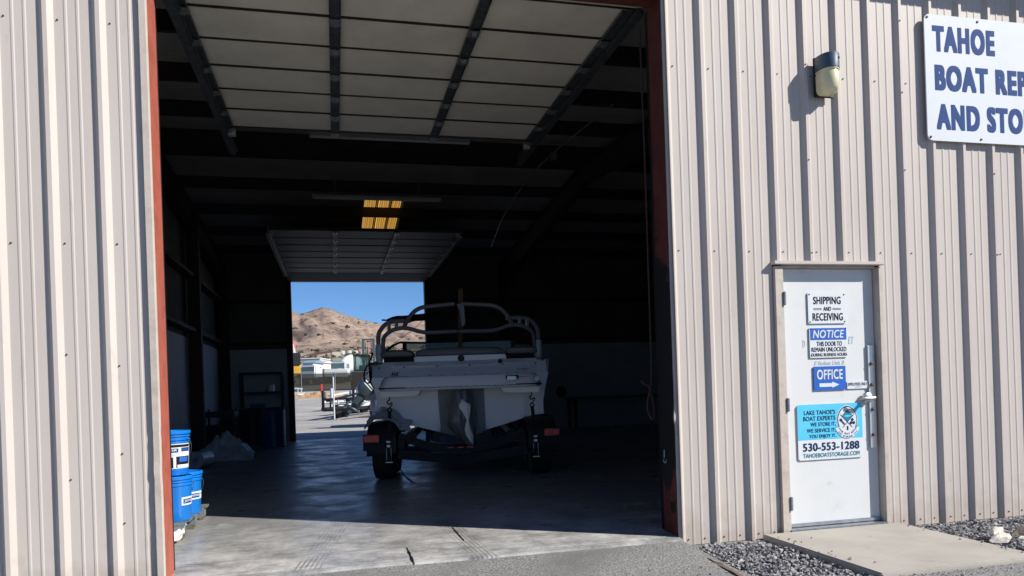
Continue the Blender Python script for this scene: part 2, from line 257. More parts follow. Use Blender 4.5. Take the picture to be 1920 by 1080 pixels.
# ------------------------------------------------------------------ mesh tools
class MB:
    def __init__(s): s.v = []; s.f = []
    def add(s, vs, fs):
        o = len(s.v); s.v += [tuple(p) for p in vs]; s.f += [tuple(i + o for i in f) for f in fs]
    def box(s, x0, x1, y0, y1, z0, z1):
        s.add([(x0, y0, z0), (x1, y0, z0), (x1, y1, z0), (x0, y1, z0), (x0, y0, z1), (x1, y0, z1), (x1, y1, z1), (x0, y1, z1)],
              [(0, 3, 2, 1), (4, 5, 6, 7), (0, 1, 5, 4), (1, 2, 6, 5), (2, 3, 7, 6), (3, 0, 4, 7)]); return s
    def bar(s, p, q, w, h, up=(0, 0, 1)):
        p = Vector(p); q = Vector(q); d = (q - p).normalized(); up = Vector(up)
        sd = d.cross(up)
        if sd.length < 1e-4: sd = d.cross(Vector((1, 0, 0)))
        sd.normalize(); u = sd.cross(d).normalized(); a = sd * w / 2; b = u * h / 2
        s.add([p - a - b, p + a - b, p + a + b, p - a + b, q - a - b, q + a - b, q + a + b, q - a + b],
              [(0, 1, 2, 3), (7, 6, 5, 4), (4, 5, 1, 0), (5, 6, 2, 1), (6, 7, 3, 2), (7, 4, 0, 3)]); return s
    def tube(s, pts, r, n=10, cap=True):
        pts = [Vector(p) for p in pts]; k = len(pts); rs = r if isinstance(r, (list, tuple)) else [r] * k
        rings = []; prev = None
        for i, p in enumerate(pts):
            d = (pts[min(i + 1, k - 1)] - pts[max(i - 1, 0)]).normalized()
            if prev is None:
                a = d.cross(Vector((0, 0, 1)))
                if a.length < 1e-3: a = d.cross(Vector((1, 0, 0)))
            else: a = prev - d * prev.dot(d)
            a.normalize(); prev = a; b = d.cross(a)
            rings.append([p + (a * math.cos(t) + b * math.sin(t)) * rs[i] for t in [2 * math.pi * j / n for j in range(n)]])
        s.loft(rings, True, cap); return s
    def loft(s, rings, closed=True, cap=True):
        n = len(rings[0]); vs = [p for r in rings for p in r]; fs = []
        m = n if closed else n - 1
        for i in range(len(rings) - 1):
            for j in range(m):
                a = i * n + j; b = i * n + (j + 1) % n; fs.append((a, b, b + n, a + n))
        if cap and closed:
            fs.append(tuple(range(n - 1, -1, -1))); o = (len(rings) - 1) * n; fs.append(tuple(range(o, o + n)))
        s.add(vs, fs); return s
    def lathe(s, prof, c=(0, 0, 0), axis=(0, 0, 1), n=20):
        ax = Vector(axis).normalized(); a = ax.cross(Vector((0, 0, 1)))
        if a.length < 1e-3: a = Vector((1, 0, 0))
        a.normalize(); b = ax.cross(a); c = Vector(c)
        s.loft([[c + ax * z + (a * math.cos(t) + b * math.sin(t)) * max(r, 1e-4) for t in [2 * math.pi * j / n for j in range(n)]] for r, z in prof]); return s
    def prism(s, poly, f0, f1):
        """poly 2-D points; f0/f1 map (a,b) to 3-D for the two faces"""
        n = len(poly); s.add([f0(*p) for p in poly] + [f1(*p) for p in poly],
              [tuple(range(n - 1, -1, -1)), tuple(range(n, 2 * n))] + [(i, (i + 1) % n, n + (i + 1) % n, n + i) for i in range(n)]); return s
    def grid(s, fn, nu, nv):
        s.add([fn(i / nu, j / nv) for j in range(nv + 1) for i in range(nu + 1)],
              [(j * (nu + 1) + i, j * (nu + 1) + i + 1, (j + 1) * (nu + 1) + i + 1, (j + 1) * (nu + 1) + i) for j in range(nv) for i in range(nu)]); return s
    def build(s, name, m, parent=None, smooth=None, bevel=0.0, org=None, fix=True):
        me = bpy.data.meshes.new(name)
        o = Vector(org) if org is not None else Vector((0, 0, 0))
        me.from_pydata([tuple(Vector(p) - o) for p in s.v], [], s.f)
        bm = bmesh.new(); bm.from_mesh(me)
        if fix: bmesh.ops.recalc_face_normals(bm, faces=bm.faces)
        if bevel: bmesh.ops.bevel(bm, geom=[e for e in bm.edges if e.is_manifold and e.calc_face_angle(0) > 0.5], offset=bevel, segments=2, affect='EDGES', clamp_overlap=True)
        bm.to_mesh(me); bm.free()
        me.materials.append(M[m] if isinstance(m, str) else m)
        ob = bpy.data.objects.new(name, me); COL.objects.link(ob)
        if parent is not None: ob.parent = parent
        else: ob.location = o
        if smooth is not None:
            me.polygons.foreach_set('use_smooth', [True] * len(me.polygons))
            me.set_sharp_from_angle(angle=R(smooth))
        return ob
def tag(o, label=None, cat=None, group=None, kind=None):
    if label: o['label'] = label
    if cat: o['category'] = cat
    if group: o['group'] = group
    if kind: o['kind'] = kind
    return o
def thing(name, label, cat, loc=(0, 0, 0), rz=0.0, group=None):
    o = bpy.data.objects.new(name, None); COL.objects.link(o); o.location = loc; o.rotation_euler = (0, 0, rz); o.empty_display_size = 0.2
    return tag(o, label, cat, group)
def copy_tree(o, parent=None):
    c = o.copy(); COL.objects.link(c)
    if parent is not None: c.parent = parent
    for ch in list(o.children): copy_tree(ch, c)
    return c
def text(body, x0, z0, w, h, y, m, parent, name='lettering', bold=0.0, shear=0.0, depth=0.0015, warp=None, org=(0, 0, 0)):
    """one line of writing filled into the box x0..x0+w, z0..z0+h, facing -Y"""
    cu = bpy.data.curves.new(name, 'FONT'); cu.body = body; cu.size = 1; cu.shear = shear; cu.resolution_u = 4
    if bold: cu.space_character = 1 + bold * 2.8
    t = bpy.data.objects.new(name, cu); COL.objects.link(t)
    dg = bpy.context.evaluated_depsgraph_get(); me = bpy.data.meshes.new_from_object(t.evaluated_get(dg))
    bpy.data.objects.remove(t); bpy.data.curves.remove(cu)
    src = [v.co.copy() for v in me.vertices]; pf = [tuple(p.vertices) for p in me.polygons]; bpy.data.meshes.remove(me)
    # heavier strokes: the outline repeated a little to each side, each copy a hair in front of the last
    offs = [(0, 0)] if not bold else [(i * bold / 2, j * bold * .55) for i in (-2, -1, 0, 1, 2) for j in (-1, 0, 1)]
    allv = [(v.x + dx, v.y + dz, k * 0.00006) for k, (dx, dz) in enumerate(offs) for v in src]
    allf = [tuple(i + k * len(src) for i in f) for k in range(len(offs)) for f in pf]
    xs = [v[0] for v in allv]; ys = [v[1] for v in allv]
    ax, bx, ay, by = min(xs), max(xs), min(ys), max(ys); out = []
    for v in allv:
        px = x0 + (v[0] - ax) / (bx - ax) * w; pz = z0 + (v[1] - ay) / (by - ay) * h
        p = Vector((px, y, pz)) if warp is None else Vector(warp(px, pz))
        p.y -= v[2]; out.append(tuple(p - Vector(org)))
    me = bpy.data.meshes.new(name); me.from_pydata(out, [], allf); me.materials.append(M[m])
    ob = bpy.data.objects.new(name, me); COL.objects.link(ob); ob.parent = parent
    return ob
def rrect(x0, x1, z0, z1, r, n=5):
    pts = []
    for cx, cz, a in ((x1 - r, z1 - r, 0), (x0 + r, z1 - r, 90), (x0 + r, z0 + r, 180), (x1 - r, z0 + r, 270)):
        for k in range(n + 1): t = R(a + 90 * k / n); pts.append((cx + r * math.cos(t), cz + r * math.sin(t)))
    return pts
def plate(mb, poly, y0, y1): return mb.prism(poly, lambda a, b: (a, y0, b), lambda a, b: (a, y1, b))
def fbm(x, y, z=0.0, o=4): return mnoise.fractal(Vector((x, y, z)), 1.0, 2.0, o)
def smooth_path(pts, k=6):
    pts = [Vector(p) for p in pts]; out = []
    for i in range(len(pts) - 1):
        p0 = pts[max(i - 1, 0)]; p1 = pts[i]; p2 = pts[i + 1]; p3 = pts[min(i + 2, len(pts) - 1)]
        for j in range(k):
            t = j / k
            out.append(0.5 * ((2 * p1) + (p2 - p0) * t + (2 * p0 - 5 * p1 + 4 * p2 - p3) * t * t + (3 * p1 - p0 - 3 * p2 + p3) * t ** 3))
    out.append(pts[-1]); return out
def at(u, v, d):
    """point of the place seen at (u, v) of the 1920x1080 photograph, d metres ahead of the camera"""
    p = (u - 960) / FPX; q = (CY - v) / FPX
    return Vector((0, -CD, CH)) + (_f + _X * p + _Y * q) * d

# ================================================================== SETTING
XL, XR = -1.1185, 2.5382          # door opening
BX0, BX1, BY = -2.95, 11.95, 15.24
def deck_z(y): return 4.88 + 0.0833 * (y if y < 7.62 else BY - y)

# floor slab (cut joints are real grooves between slabs)
mb = MB()
jx = [(BX0, 0.47), (0.476, 0.94), (0.946, BX1)]
mb.box(BX0, BX1, 0.045, BY + 0.02, -0.3, 0.0)
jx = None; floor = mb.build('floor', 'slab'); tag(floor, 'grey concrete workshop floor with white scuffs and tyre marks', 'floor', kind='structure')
mb = MB(); mb.box(XL + 0.002, 0.482, -0.075, 0.0445, -0.3, -0.003); mb.box(0.497, XR - 0.002, -0.085, 0.0445, -0.3, -0.003)
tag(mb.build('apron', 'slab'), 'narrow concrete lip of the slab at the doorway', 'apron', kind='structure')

mb = MB()
def strip(pts, w_):
    a = []
    for k, (x, y) in enumerate(pts): d = .35 * w_ * fbm(k * 1.7, x * 3); a.append([(x - w_ / 2 + d, y, .0022), (x + w_ / 2 - d, y, .0022)])
    mb.loft(a, closed=False)
strip([(.489 + .003 * fbm(k, 2), -.07 + .04 * k) for k in range(13)], .016); strip([(.945 + .003 * fbm(k, 4), .50 + .05 * k) for k in range(13)], .014); strip([(.86 + .012 * k, 6.2 - .2 * k) for k in range(10)], .014)
tag(mb.build('floor_joint', 'blk'), 'short dark open joints in the concrete floor', 'joint', kind='structure')
mb = MB(); mb.loft([[(-1.1 + 3.6 * k / 60, .47 + .008 * fbm(k * .4, 2) - .006 * (k % 3 == 0), .0018), (-1.1 + 3.6 * k / 60, .482 + .008 * fbm(k * .4, 2), .0018)] for k in range(61)], closed=False)
tag(mb.build('filled_joint', 'landing'), 'pale filled saw joint across the doorway', 'joint', kind='structure')
# asphalt drive in front
mb = MB()
def az(x, y): return -0.052 + 0.036 * max(0, 1 - (-y - 0.07) / 0.7) + 0.004 * fbm(x * 1.5, y * 1.5)
mb.grid(lambda a, b: ((lambda x, y: (x, y, az(x, y)))(-14 + (2.53 + 14 - 0.02 * 0) * a if a < 1 else 2.53, -0.076 - 0.012 * fbm(a * 90, 3) - (9 * b ** 2.2))), 120, 40)
tag(mb.build('driveway', 'asphalt'), 'worn grey asphalt drive in front of the open bay', 'driveway', kind='structure')
mb = MB(); mb.grid(lambda a, b: (2.53 + 16 * a, -1.352 - 8 * b ** 2 - 0.01 * fbm(a * 120, 1), -0.056 + 0.003 * fbm(a * 20, b * 20)), 120, 24)
tag(mb.build('parking_surface', 'asphalt'), 'grey asphalt in front of the gravel bed', 'asphalt', kind='structure')
mb = MB(); mb.box(-60, 80, -90, -9.0, -0.4, -0.10)
tag(mb.build('road', 'asphalt'), 'wide asphalt lot in front of the building', 'road', kind='structure')
mb = MB(); mb.box(2.45, 18, -1.40, 0.0, -0.3, -0.105)
tag(mb.build('gravel_base', 'stone'), 'dark earth under the gravel bed', 'ground', kind='structure')
mb = MB(); mb.box(3.235, 4.49, -1.345, -0.045, -0.25, -0.030)
tag(mb.build('landing', 'landing', bevel=0.008), 'pale concrete landing slab below the white office door', 'landing', kind='structure')

# crushed stone
rs = random.Random(3); vs = []; fs = []
cube = [(-1, -1, -1), (1, -1, -1), (1, 1, -1), (-1, 1, -1), (-1, -1, 1), (1, -1, 1), (1, 1, 1), (-1, 1, 1)]
cf = [(0, 3, 2, 1), (4, 5, 6, 7), (0, 1, 5, 4), (1, 2, 6, 5), (2, 3, 7, 6), (3, 0, 4, 7)]
def stone(c, s, rr):
    q = Matrix.Rotation(rr.random() * 6.3, 3, 'Z') @ Matrix.Rotation(rr.random() * 6.3, 3, 'X')
    sc = (s * rr.uniform(.6, 1.2), s * rr.uniform(.6, 1.0), s * rr.uniform(.4, .8)); o = len(vs)
    for p in cube:
        v = q @ Vector([p[k] * sc[k] * rr.uniform(.55, 1.0) for k in range(3)]); vs.append((c[0] + v.x, c[1] + v.y, c[2] + v.z))
    fs.extend([tuple(i + o for i in f) for f in cf])
n = 0
while n < 9500:
    x = rs.uniform(2.56, 6.6); y = rs.uniform(-1.36, 0.0)
    if 3.22 < x < 4.505 and y > -1.36: continue
    if x < 2.585 + 0.09 * y: continue
    if y > -0.06 and x > 2.6: continue
    stone((x, y, -0.088 + rs.uniform(-.01, .022)), rs.uniform(.008, .019), rs); n += 1
me = bpy.data.meshes.new('gravel'); me.from_pydata(vs, [], fs); me.materials.append(M['stone'])
g = bpy.data.objects.new('gravel', me); COL.objects.link(g); tag(g, 'loose grey crushed stone along the wall base', 'gravel', kind='stuff')
vs = []; fs = []; rs = random.Random(9)
for k in range(70):
    x = rs.choice((3.25, 4.48)) + rs.gauss(0, .07); y = rs.uniform(-1.3, -.06)
    if 3.24 < x < 4.485: stone((x, y, -.024), rs.uniform(.003, .009), rs)
for k in range(900):
    x = rs.uniform(-1.0, 6.2); y = -1.36 - abs(rs.gauss(0, .25)) if x > 2.5 else -0.12 - abs(rs.gauss(0, .5))
    stone((x, y, -0.048), rs.uniform(.003, .008), rs)
me = bpy.data.meshes.new('loose_grit'); me.from_pydata(vs, [], fs); me.materials.append(M['stone'])
g = bpy.data.objects.new('loose_grit', me); COL.objects.link(g); tag(g, 'stray grit scattered on the asphalt', 'grit', kind='stuff')

# rear yard and hills, as seen from the door; heights follow the angle they climb at
AT = [(0, -9), (20, -1.217 / 20), (38, -1.2 / 38), (46, -0.0215), (56, -0.0108), (66, -0.0035), (76, 0.0046), (100, 0.013), (150, 0.028), (200, 0.037), (300, 0.0495), (450, 0.057), (600, 0.066), (1000, 0.1)]
def ang(r):
    for (a, va), (b, vb) in zip(AT, AT[1:]):
        if r <= b: return va + (vb - va) * (r - a) / (b - a)
    return AT[-1][1]
def yard_z(x, y):
    r = math.hypot(x, y + CD)
    return CH + ang(max(r, 20)) * max(r, 20) if r > 36 else -0.03
RIDGE = [(300, 0.0955), (430, 0.1075), (542, 0.1110), (555, 0.1075), (567, 0.1050), (580, 0.1070), (596, 0.1110), (611, 0.1135), (624, 0.1120), (637, 0.1075), (652, 0.1035), (671, 0.0995), (690, 0.0945), (709, 0.0915), (725, 0.0890), (760, 0.0835), (800, 0.0755), (1000, 0.0655), (1500, 0.0555)]
RIDGE2 = [(500, 0.0455), (690, 0.0805), (720, 0.0900), (745, 0.0965), (768, 0.1025), (797, 0.1060), (850, 0.1075), (1000, 0.1155), (1500, 0.1055)]
def lut(T, u):
    if u <= T[0][0]: return T[0][1]
    for (a, va), (b, vb) in zip(T, T[1:]):
        if u <= b: return va + (vb - va) * (u - a) / (b - a)
    return T[-1][1]
def u_of(theta): return 960 + FPX * math.tan(theta - PSI)
mb = MB()
def yard_pt(a, b):
    th = R(-28) + R(75) * a; y = BY + 0.03; r0 = (y + CD) / math.cos(th); r = r0 * (92 / 20.0) ** b
    x = r * math.sin(th); yy = r * math.cos(th) - CD
    z = yard_z(x, yy) + (0.02 * fbm(x * .5, yy * .5) if r > 24 else 0)
    return (x, yy, z)
mb.grid(yard_pt, 90, 120)
tag(mb.build('yard', 'yard', smooth=60), 'pale gravel yard rising behind the building', 'yard', kind='structure')
HA0, HAW = R(-18), R(44)
mb = MB()
def hill_pt(a, b):
    th = HA0 + HAW * a; u = u_of(th); r = 85 * (1050 / 85) ** b
    A = ang(min(r, 600)); k = max(0, (r - 560) / 440)
    top = lut(RIDGE, u); k2 = min(1, k); s = k2 ** 0.9
    A = A + (top - 0.0635) * s if r > 560 else A
    if r > 1000: A = top - (r - 1000) / 300
    z = CH + A * r + (min(1, max(0, (r - 230) / 350)) * 3.0 * fbm(r * math.sin(th) * .012, r * math.cos(th) * .012, 3, 6) * (1 if r < 900 else max(0, (1000 - r) / 100)))
    x = r * math.sin(th); y = r * math.cos(th) - CD
    if r > 560: z += 5 * min(1, (r - 560) / 100) * max(0, min(1, (990 - r) / 120)) * fbm(th * 34 + .003 * r, .002 * r, 7, 5)
    if 300 < r < 1000:
        k = min(1, (r - 300) / 150) * min(1, (1000 - r) / 60); z += k * (2.6 * (.35 - abs(fbm(x * .022, y * .022, 11, 4))) + 1.3 * (.35 - abs(fbm(x * .06, y * .06, 17, 4))))
    return (x, y, z - 0.4 * (r < 95))
mb.grid(hill_pt, 400, 220)
tag(mb.build('hills', 'hill', smooth=80), 'dry tan hill rising behind the yard', 'hills', kind='structure')
mb = MB()
def hill2(a, b):
    th = R(-12) + R(50) * a; u = u_of(th); r = 1060 + 500 * b; A = lut(RIDGE2, u) * (0.55 + 0.45 * min(1, b / .8)) if b < .8 else lut(RIDGE2, u) - (b - .8) * .3
    return (r * math.sin(th), r * math.cos(th) - CD, CH + A * r + 5 * fbm(th * 25, b * 4, 5, 5) * (b < .75))
mb.grid(hill2, 120, 40)
tag(mb.build('far_hills', 'hill', smooth=80), 'second dry ridge farther back on the right', 'hills', kind='structure')
mb = MB(); mb.box(-1800, 1800, -1200, 1700, -3.0, -0.42)
tag(mb.build('ground', 'ground'), 'flat bare ground around the site', 'ground', kind='structure')
# scrub dotted on the slopes
rs = random.Random(21); vs = []; fs = []
def blob(c, s, rr):
    for k in range(14):
        stone((c[0] + rr.gauss(0, s * .5), c[1] + rr.gauss(0, s * .5), c[2] + rr.uniform(.0, .75) * s), s * rr.uniform(.22, .45), rr)
k = 0
while k < 900:
    a = rs.uniform(.22, .78); r = rs.uniform(180, 1000); b = math.log(r / 85) / math.log(1050 / 85)
    p = hill_pt(a, b); cl = fbm(p[0] * .01, p[1] * .01, 9)
    if cl < rs.uniform(-.25, .45) and r > 330: continue
    blob(p, (.6 + 1.5 * rs.random() ** 3) * (1 if r > 300 else .5), rs); k += 1
for u, v, d, s in ((592, 655, 420, 3.2), (598, 660, 400, 1.8), (655, 619, 760, 3.0), (575, 638, 640, 2.0), (566, 662, 390, 1.6)):
    p = at(u, 700, d); th = math.atan2(p.x, p.y + CD); rr = math.hypot(p.x, p.y + CD)
    q = hill_pt((th - HA0) / HAW, math.log(rr / 85) / math.log(1050 / 85)); blob(q, s, rs)
me = bpy.data.meshes.new('scrub'); me.from_pydata(vs, [], fs); me.materials.append(M['bush'])
g = bpy.data.objects.new('scrub', me); COL.objects.link(g); tag(g, 'dark scrub dotted over the dry hillside', 'scrub', kind='stuff')

# ================================================================== BUILDING
bld = thing('workshop_building', 'beige ribbed metal workshop with red framed open bay and white office door', 'building')
SP, XR0 = 0.3048, -1.7693
def profile(x0, x1):
    """ribbed sheet: returns (x, y) points from x0 to x1 facing -Y"""
    pts = [(x0, 0.0)]
    n0 = math.floor((x0 - XR0) / SP) - 1; n1 = math.ceil((x1 - XR0) / SP) + 1
    raw = []
    for n in range(n0, n1 + 1):
        b = XR0 + n * SP
        raw += [(b + .016, 0), (b + .044, -.032), (b + .070, -.032), (b + .100, 0)]
        for m in (b + .168, b + .238): raw += [(m - .012, 0), (m - .005, -.0032), (m + .005, -.0032), (m + .012, 0)]
    raw.sort()
    for p in raw:
        if x0 + .003 < p[0] < x1 - .003: pts.append(p)
    def yat(x):
        for (a, ya), (b, yb) in zip(raw, raw[1:]):
            if a <= x <= b: return ya + (yb - ya) * (x - a) / (b - a)
        return 0
    pts[0] = (x0, yat(x0)); pts.append((x1, yat(x1))); return pts
def cladding(x0, x1, z0, z1, label=None):
    pr = profile(x0, x1); zs = [z0 + (z1 - z0) * k / 14 for k in range(15)]
    mb = MB(); mb.loft([[(x, y + 0.0022 * fbm(x * 1.3, z * .8, 2) , z) for x, y in pr] for z in zs], closed=False)
    return mb.build('siding', 'siding', bld)
cladding(BX0, -1.166, -0.075, 4.885)
cladding(-1.166, XR + .02, 4.36, 4.885)
cladding(XR + .02, 3.428, -0.073, 4.885)
cladding(3.428, 4.405, 2.112, 4.885)
cladding(4.405, BX1, -0.078, 4.885)
# screws
sm = MB().lathe([(.0, -.004), (.0045, -.004), (.0045, 0), (.0062, .0005), (.0062, .002)], axis=(0, 1, 0), n=8)
sme = sm.build('screw', 'screw', bld)
first = [True]
def screw(x, y, z):
    o = sme if first[0] else sme.copy()
    if not first[0]: COL.objects.link(o); o.parent = bld
    first[0] = False; o.location = (x, y - .003, z)
for z in (3.64, 2.21, 4.6):
    for n in range(-1, 26):
        x = XR0 + n * SP + .122
        if (-1.2 < x < 2.42) or (3.42 < x < 4.42 and z < 2.2): continue
        if z > 4 and n % 2: continue
        screw(x, 0, z)
for n in range(14, 26):
    for dx in (.122, .262):
        x = XR0 + n * SP + dx
        if 3.42 < x < 4.42 or x < 2.6: continue
        screw(x, 0, -.03)
for n, zz in ((18, (4.3, 3.72, 2.95, 2.2)), (21, (4.15, 3.55, 2.9)), (24, (2.9, 2.2))):
    for z in zz: screw(XR0 + n * SP + .057, -.032, z)
for n, zz in ((0, (1.5, .7)), (1, (1.42, .85, .4))):
    for z in zz: screw(XR0 + n * SP + .11, 0, z)
# opening trim, dented near the bottom
rs = random.Random(5); mb = MB(); rings = []
for k in range(90):
    z = -.07 + 4.42 * k / 89
    d = 0
    if .5 < z < 1.05: d = .007 * fbm(z * 13, 1) + .003 * fbm(z * 40, 2)
    if z < .5: d = .0025 * fbm(z * 12, 5)
    x0, x1 = -1.166 + d * .4, XL - .001 - abs(d)
    rings.append([(x0, 0, z), (x0 + .004, -.032 + d, z), (x1 - .003, -.034 - d * .6, z), (x1, -.028, z), (x1, .01, z)])
mb.loft(rings, closed=False); mb.build('opening_trim', 'trim', bld, smooth=50)
mb = MB(); rings = []
for k in range(70):
    z = -.07 + 4.25 * k / 69; d = .004 * fbm(z * 9, 8) * (1 if z < 1.3 else .15); e = .014 * max(0, 1 - abs(z - .93) / .06)
    rings.append([(XR + .003 - d * .6 - e, .012, z), (XR - .002 - d * .6 - e, -.010 - e, z), (XR + .03, -.012 - d, z), (XR + .032, 0, z)])
mb.loft(rings, closed=False); mb.build('opening_trim', 'trim', bld, smooth=50)
# red frame
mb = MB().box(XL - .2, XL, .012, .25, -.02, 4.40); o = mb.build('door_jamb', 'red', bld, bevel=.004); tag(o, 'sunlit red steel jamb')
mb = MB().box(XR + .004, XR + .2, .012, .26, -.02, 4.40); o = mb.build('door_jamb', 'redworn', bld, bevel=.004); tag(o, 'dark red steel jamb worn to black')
mb = MB().box(XL - .2, XR + .2, .01, .055, 4.17, 4.37).box(XL - .2, XR + .2, .056, .2, 4.185, 4.20); mb.build('door_header', 'redworn', bld)
mb = MB().box(BX0, BX1, -.41, -.31, 4.80, 4.875).box(BX0, BX1, -.30, 0.0, 4.858, 4.878); mb.build('gutter', 'siding', bld)
for fa, fb_, fy, fz in ((4.52, BX1, -.06, -.083), (XR, 3.2, -.03, -.078), (BX0, XL, -.04, -.079)): MB().box(fa, fb_, fy, .044, -.3, fz).build('foundation', 'foundation', bld)
# roof deck with a hole for the skylight
SKX0, SKX1, SKY0, SKY1 = .735, 1.575, 10.46, 12.66
def roof(x0, x1, y0, y1, parent=bld):
    mb = MB(); a, b = deck_z(y0), deck_z(y1)
    mb.add([(x0, y0, a), (x1, y0, a), (x1, y1, b), (x0, y1, b), (x0, y0, a + .07), (x1, y0, a + .07), (x1, y1, b + .07), (x0, y1, b + .07)], cf)
    return mb
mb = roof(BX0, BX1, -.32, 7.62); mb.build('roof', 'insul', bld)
mb = MB()
for a in ((BX0, SKX0, 7.62, BY + .3), (SKX1, BX1, 7.62, BY + .3), (SKX0, SKX1, 7.62, SKY0), (SKX0, SKX1, SKY1, BY + .3)):
    r_ = roof(*a); mb.add(r_.v, r_.f)
mb.build('roof', 'insul', bld)
mb = MB(); prs = []
for y in (SKY0 - .02, SKY1 + .02):
    row = []
    for k in range(3):
        b = SKX0 + k * .288
        for dx, dz in ((0, .03), (.02, .03), (.035, 0), (.1, 0), (.11, .006), (.12, 0), (.18, 0), (.19, .006), (.2, 0), (.262, 0), (.277, .03)): row.append((b + dx, y, deck_z(y) + .02 + dz))
    prs.append(row)
mb.loft(prs, closed=False); mb.build('skylight', 'amber', bld)
mb = MB()
for k in range(1, 3): mb.bar((SKX0 + k * .288, SKY0, deck_z(SKY0) + .008), (SKX0 + k * .288, SKY1, deck_z(SKY1) + .008), .024, .02)
mb.build('skylight_bar', 'oxide', bld)
# purlins, rafters, columns, girts
for y in (1.2, 2.72, 4.25, 5.77, 7.3, 7.94, 9.47, 11.0, 12.52, 14.04):
    z = deck_z(y); MB().box(BX0, BX1, y - .004, y + .004, z - .205, z - .002).box(BX0, BX1, y, y + .06, z - .212, z - .205).build('purlin', 'oxide', bld)
for x in (-2.72, 4.65):
    mb = MB()
    for y0, y1, d0, d1 in ((.3, 7.62, .55, .35), (7.62, BY - .3, .35, .55)):
        a, b = deck_z(y0) - .215, deck_z(y1) - .215
        for xa, xb, ex in ((x - .005, x + .005, 0),):
            mb.add([(xa, y0, a - d0), (xb, y0, a - d0), (xb, y1, b - d1), (xa, y1, b - d1), (xa, y0, a), (xb, y0, a), (xb, y1, b), (xa, y1, b)], cf)
        for t0, t1 in (((a - d0), (b - d1)), (a - .012, b - .012)):
            mb.add([(x - .09, y0, t0), (x + .09, y0, t0), (x + .09, y1, t1), (x - .09, y1, t1), (x - .09, y0, t0 + .012), (x + .09, y0, t0 + .012), (x + .09, y1, t1 + .012), (x - .09, y1, t1 + .012)], cf)
    mb.build('rafter', 'oxide', bld)
    for y0, y1 in ((.28, .6), (BY - .6, BY - .22)):
        MB().box(x - .09, x + .09, y0, y0 + .012, 0, 4.75).box(x - .09, x + .09, y1, y1 + .012, 0, 4.75).box(x - .005, x + .005, y0, y1, 0, 4.75).build('column', 'oxide', bld)
for y in (4.9, 10.9): MB().box(-2.86, -2.62, y - .08, y + .08, 0, deck_z(y) - .2).build('column', 'oxide', bld)
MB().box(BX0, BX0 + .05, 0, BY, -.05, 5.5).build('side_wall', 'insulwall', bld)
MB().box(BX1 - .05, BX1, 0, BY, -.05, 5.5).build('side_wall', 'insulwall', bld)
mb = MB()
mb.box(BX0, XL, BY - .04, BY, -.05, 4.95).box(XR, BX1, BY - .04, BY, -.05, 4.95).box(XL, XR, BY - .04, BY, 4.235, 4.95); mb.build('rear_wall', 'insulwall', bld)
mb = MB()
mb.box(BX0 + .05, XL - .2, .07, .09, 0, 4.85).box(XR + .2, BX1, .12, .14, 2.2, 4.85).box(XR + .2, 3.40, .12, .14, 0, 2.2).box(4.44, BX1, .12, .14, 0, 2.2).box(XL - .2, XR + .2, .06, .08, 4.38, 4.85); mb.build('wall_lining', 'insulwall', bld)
for x0, x1 in ((BX0 + .05, XL - .1), (XR + .1, 4.5), (4.8, BX1)): MB().box(x0, x1, BY - .065, BY - .042, 0, 2.44).build('liner_panel', 'liner', bld)
for y0, y1 in ((.3, 4.8), (5.0, 10.8), (11.0, BY - .07)): MB().box(BX0 + .052, BX0 + .075, y0, y1, 0, 2.44).build('liner_panel', 'liner', bld)
for z in (2.55, 3.66):
    MB().box(BX0 + .05, XL - .1, BY - .25, BY - .05, z, z + .07).build('girt', 'oxide', bld)
    MB().box(XR + .1, BX1, BY - .25, BY - .05, z, z + .07).build('girt', 'oxide', bld)
    MB().box(BX0 + .05, BX0 + .25, .3, BY - .3, z, z + .07).build('girt', 'oxide', bld)
for x in (XL - .07, XR - .06):
    MB().box(x, x + .13, BY - .24, BY + .01, 0, 4.3).build('rear_jamb', 'oxide', bld)
MB().box(XL - .1, XR + .1, BY - .22, BY + .005, 4.226, 4.36).build('rear_header', 'frameblk', bld)

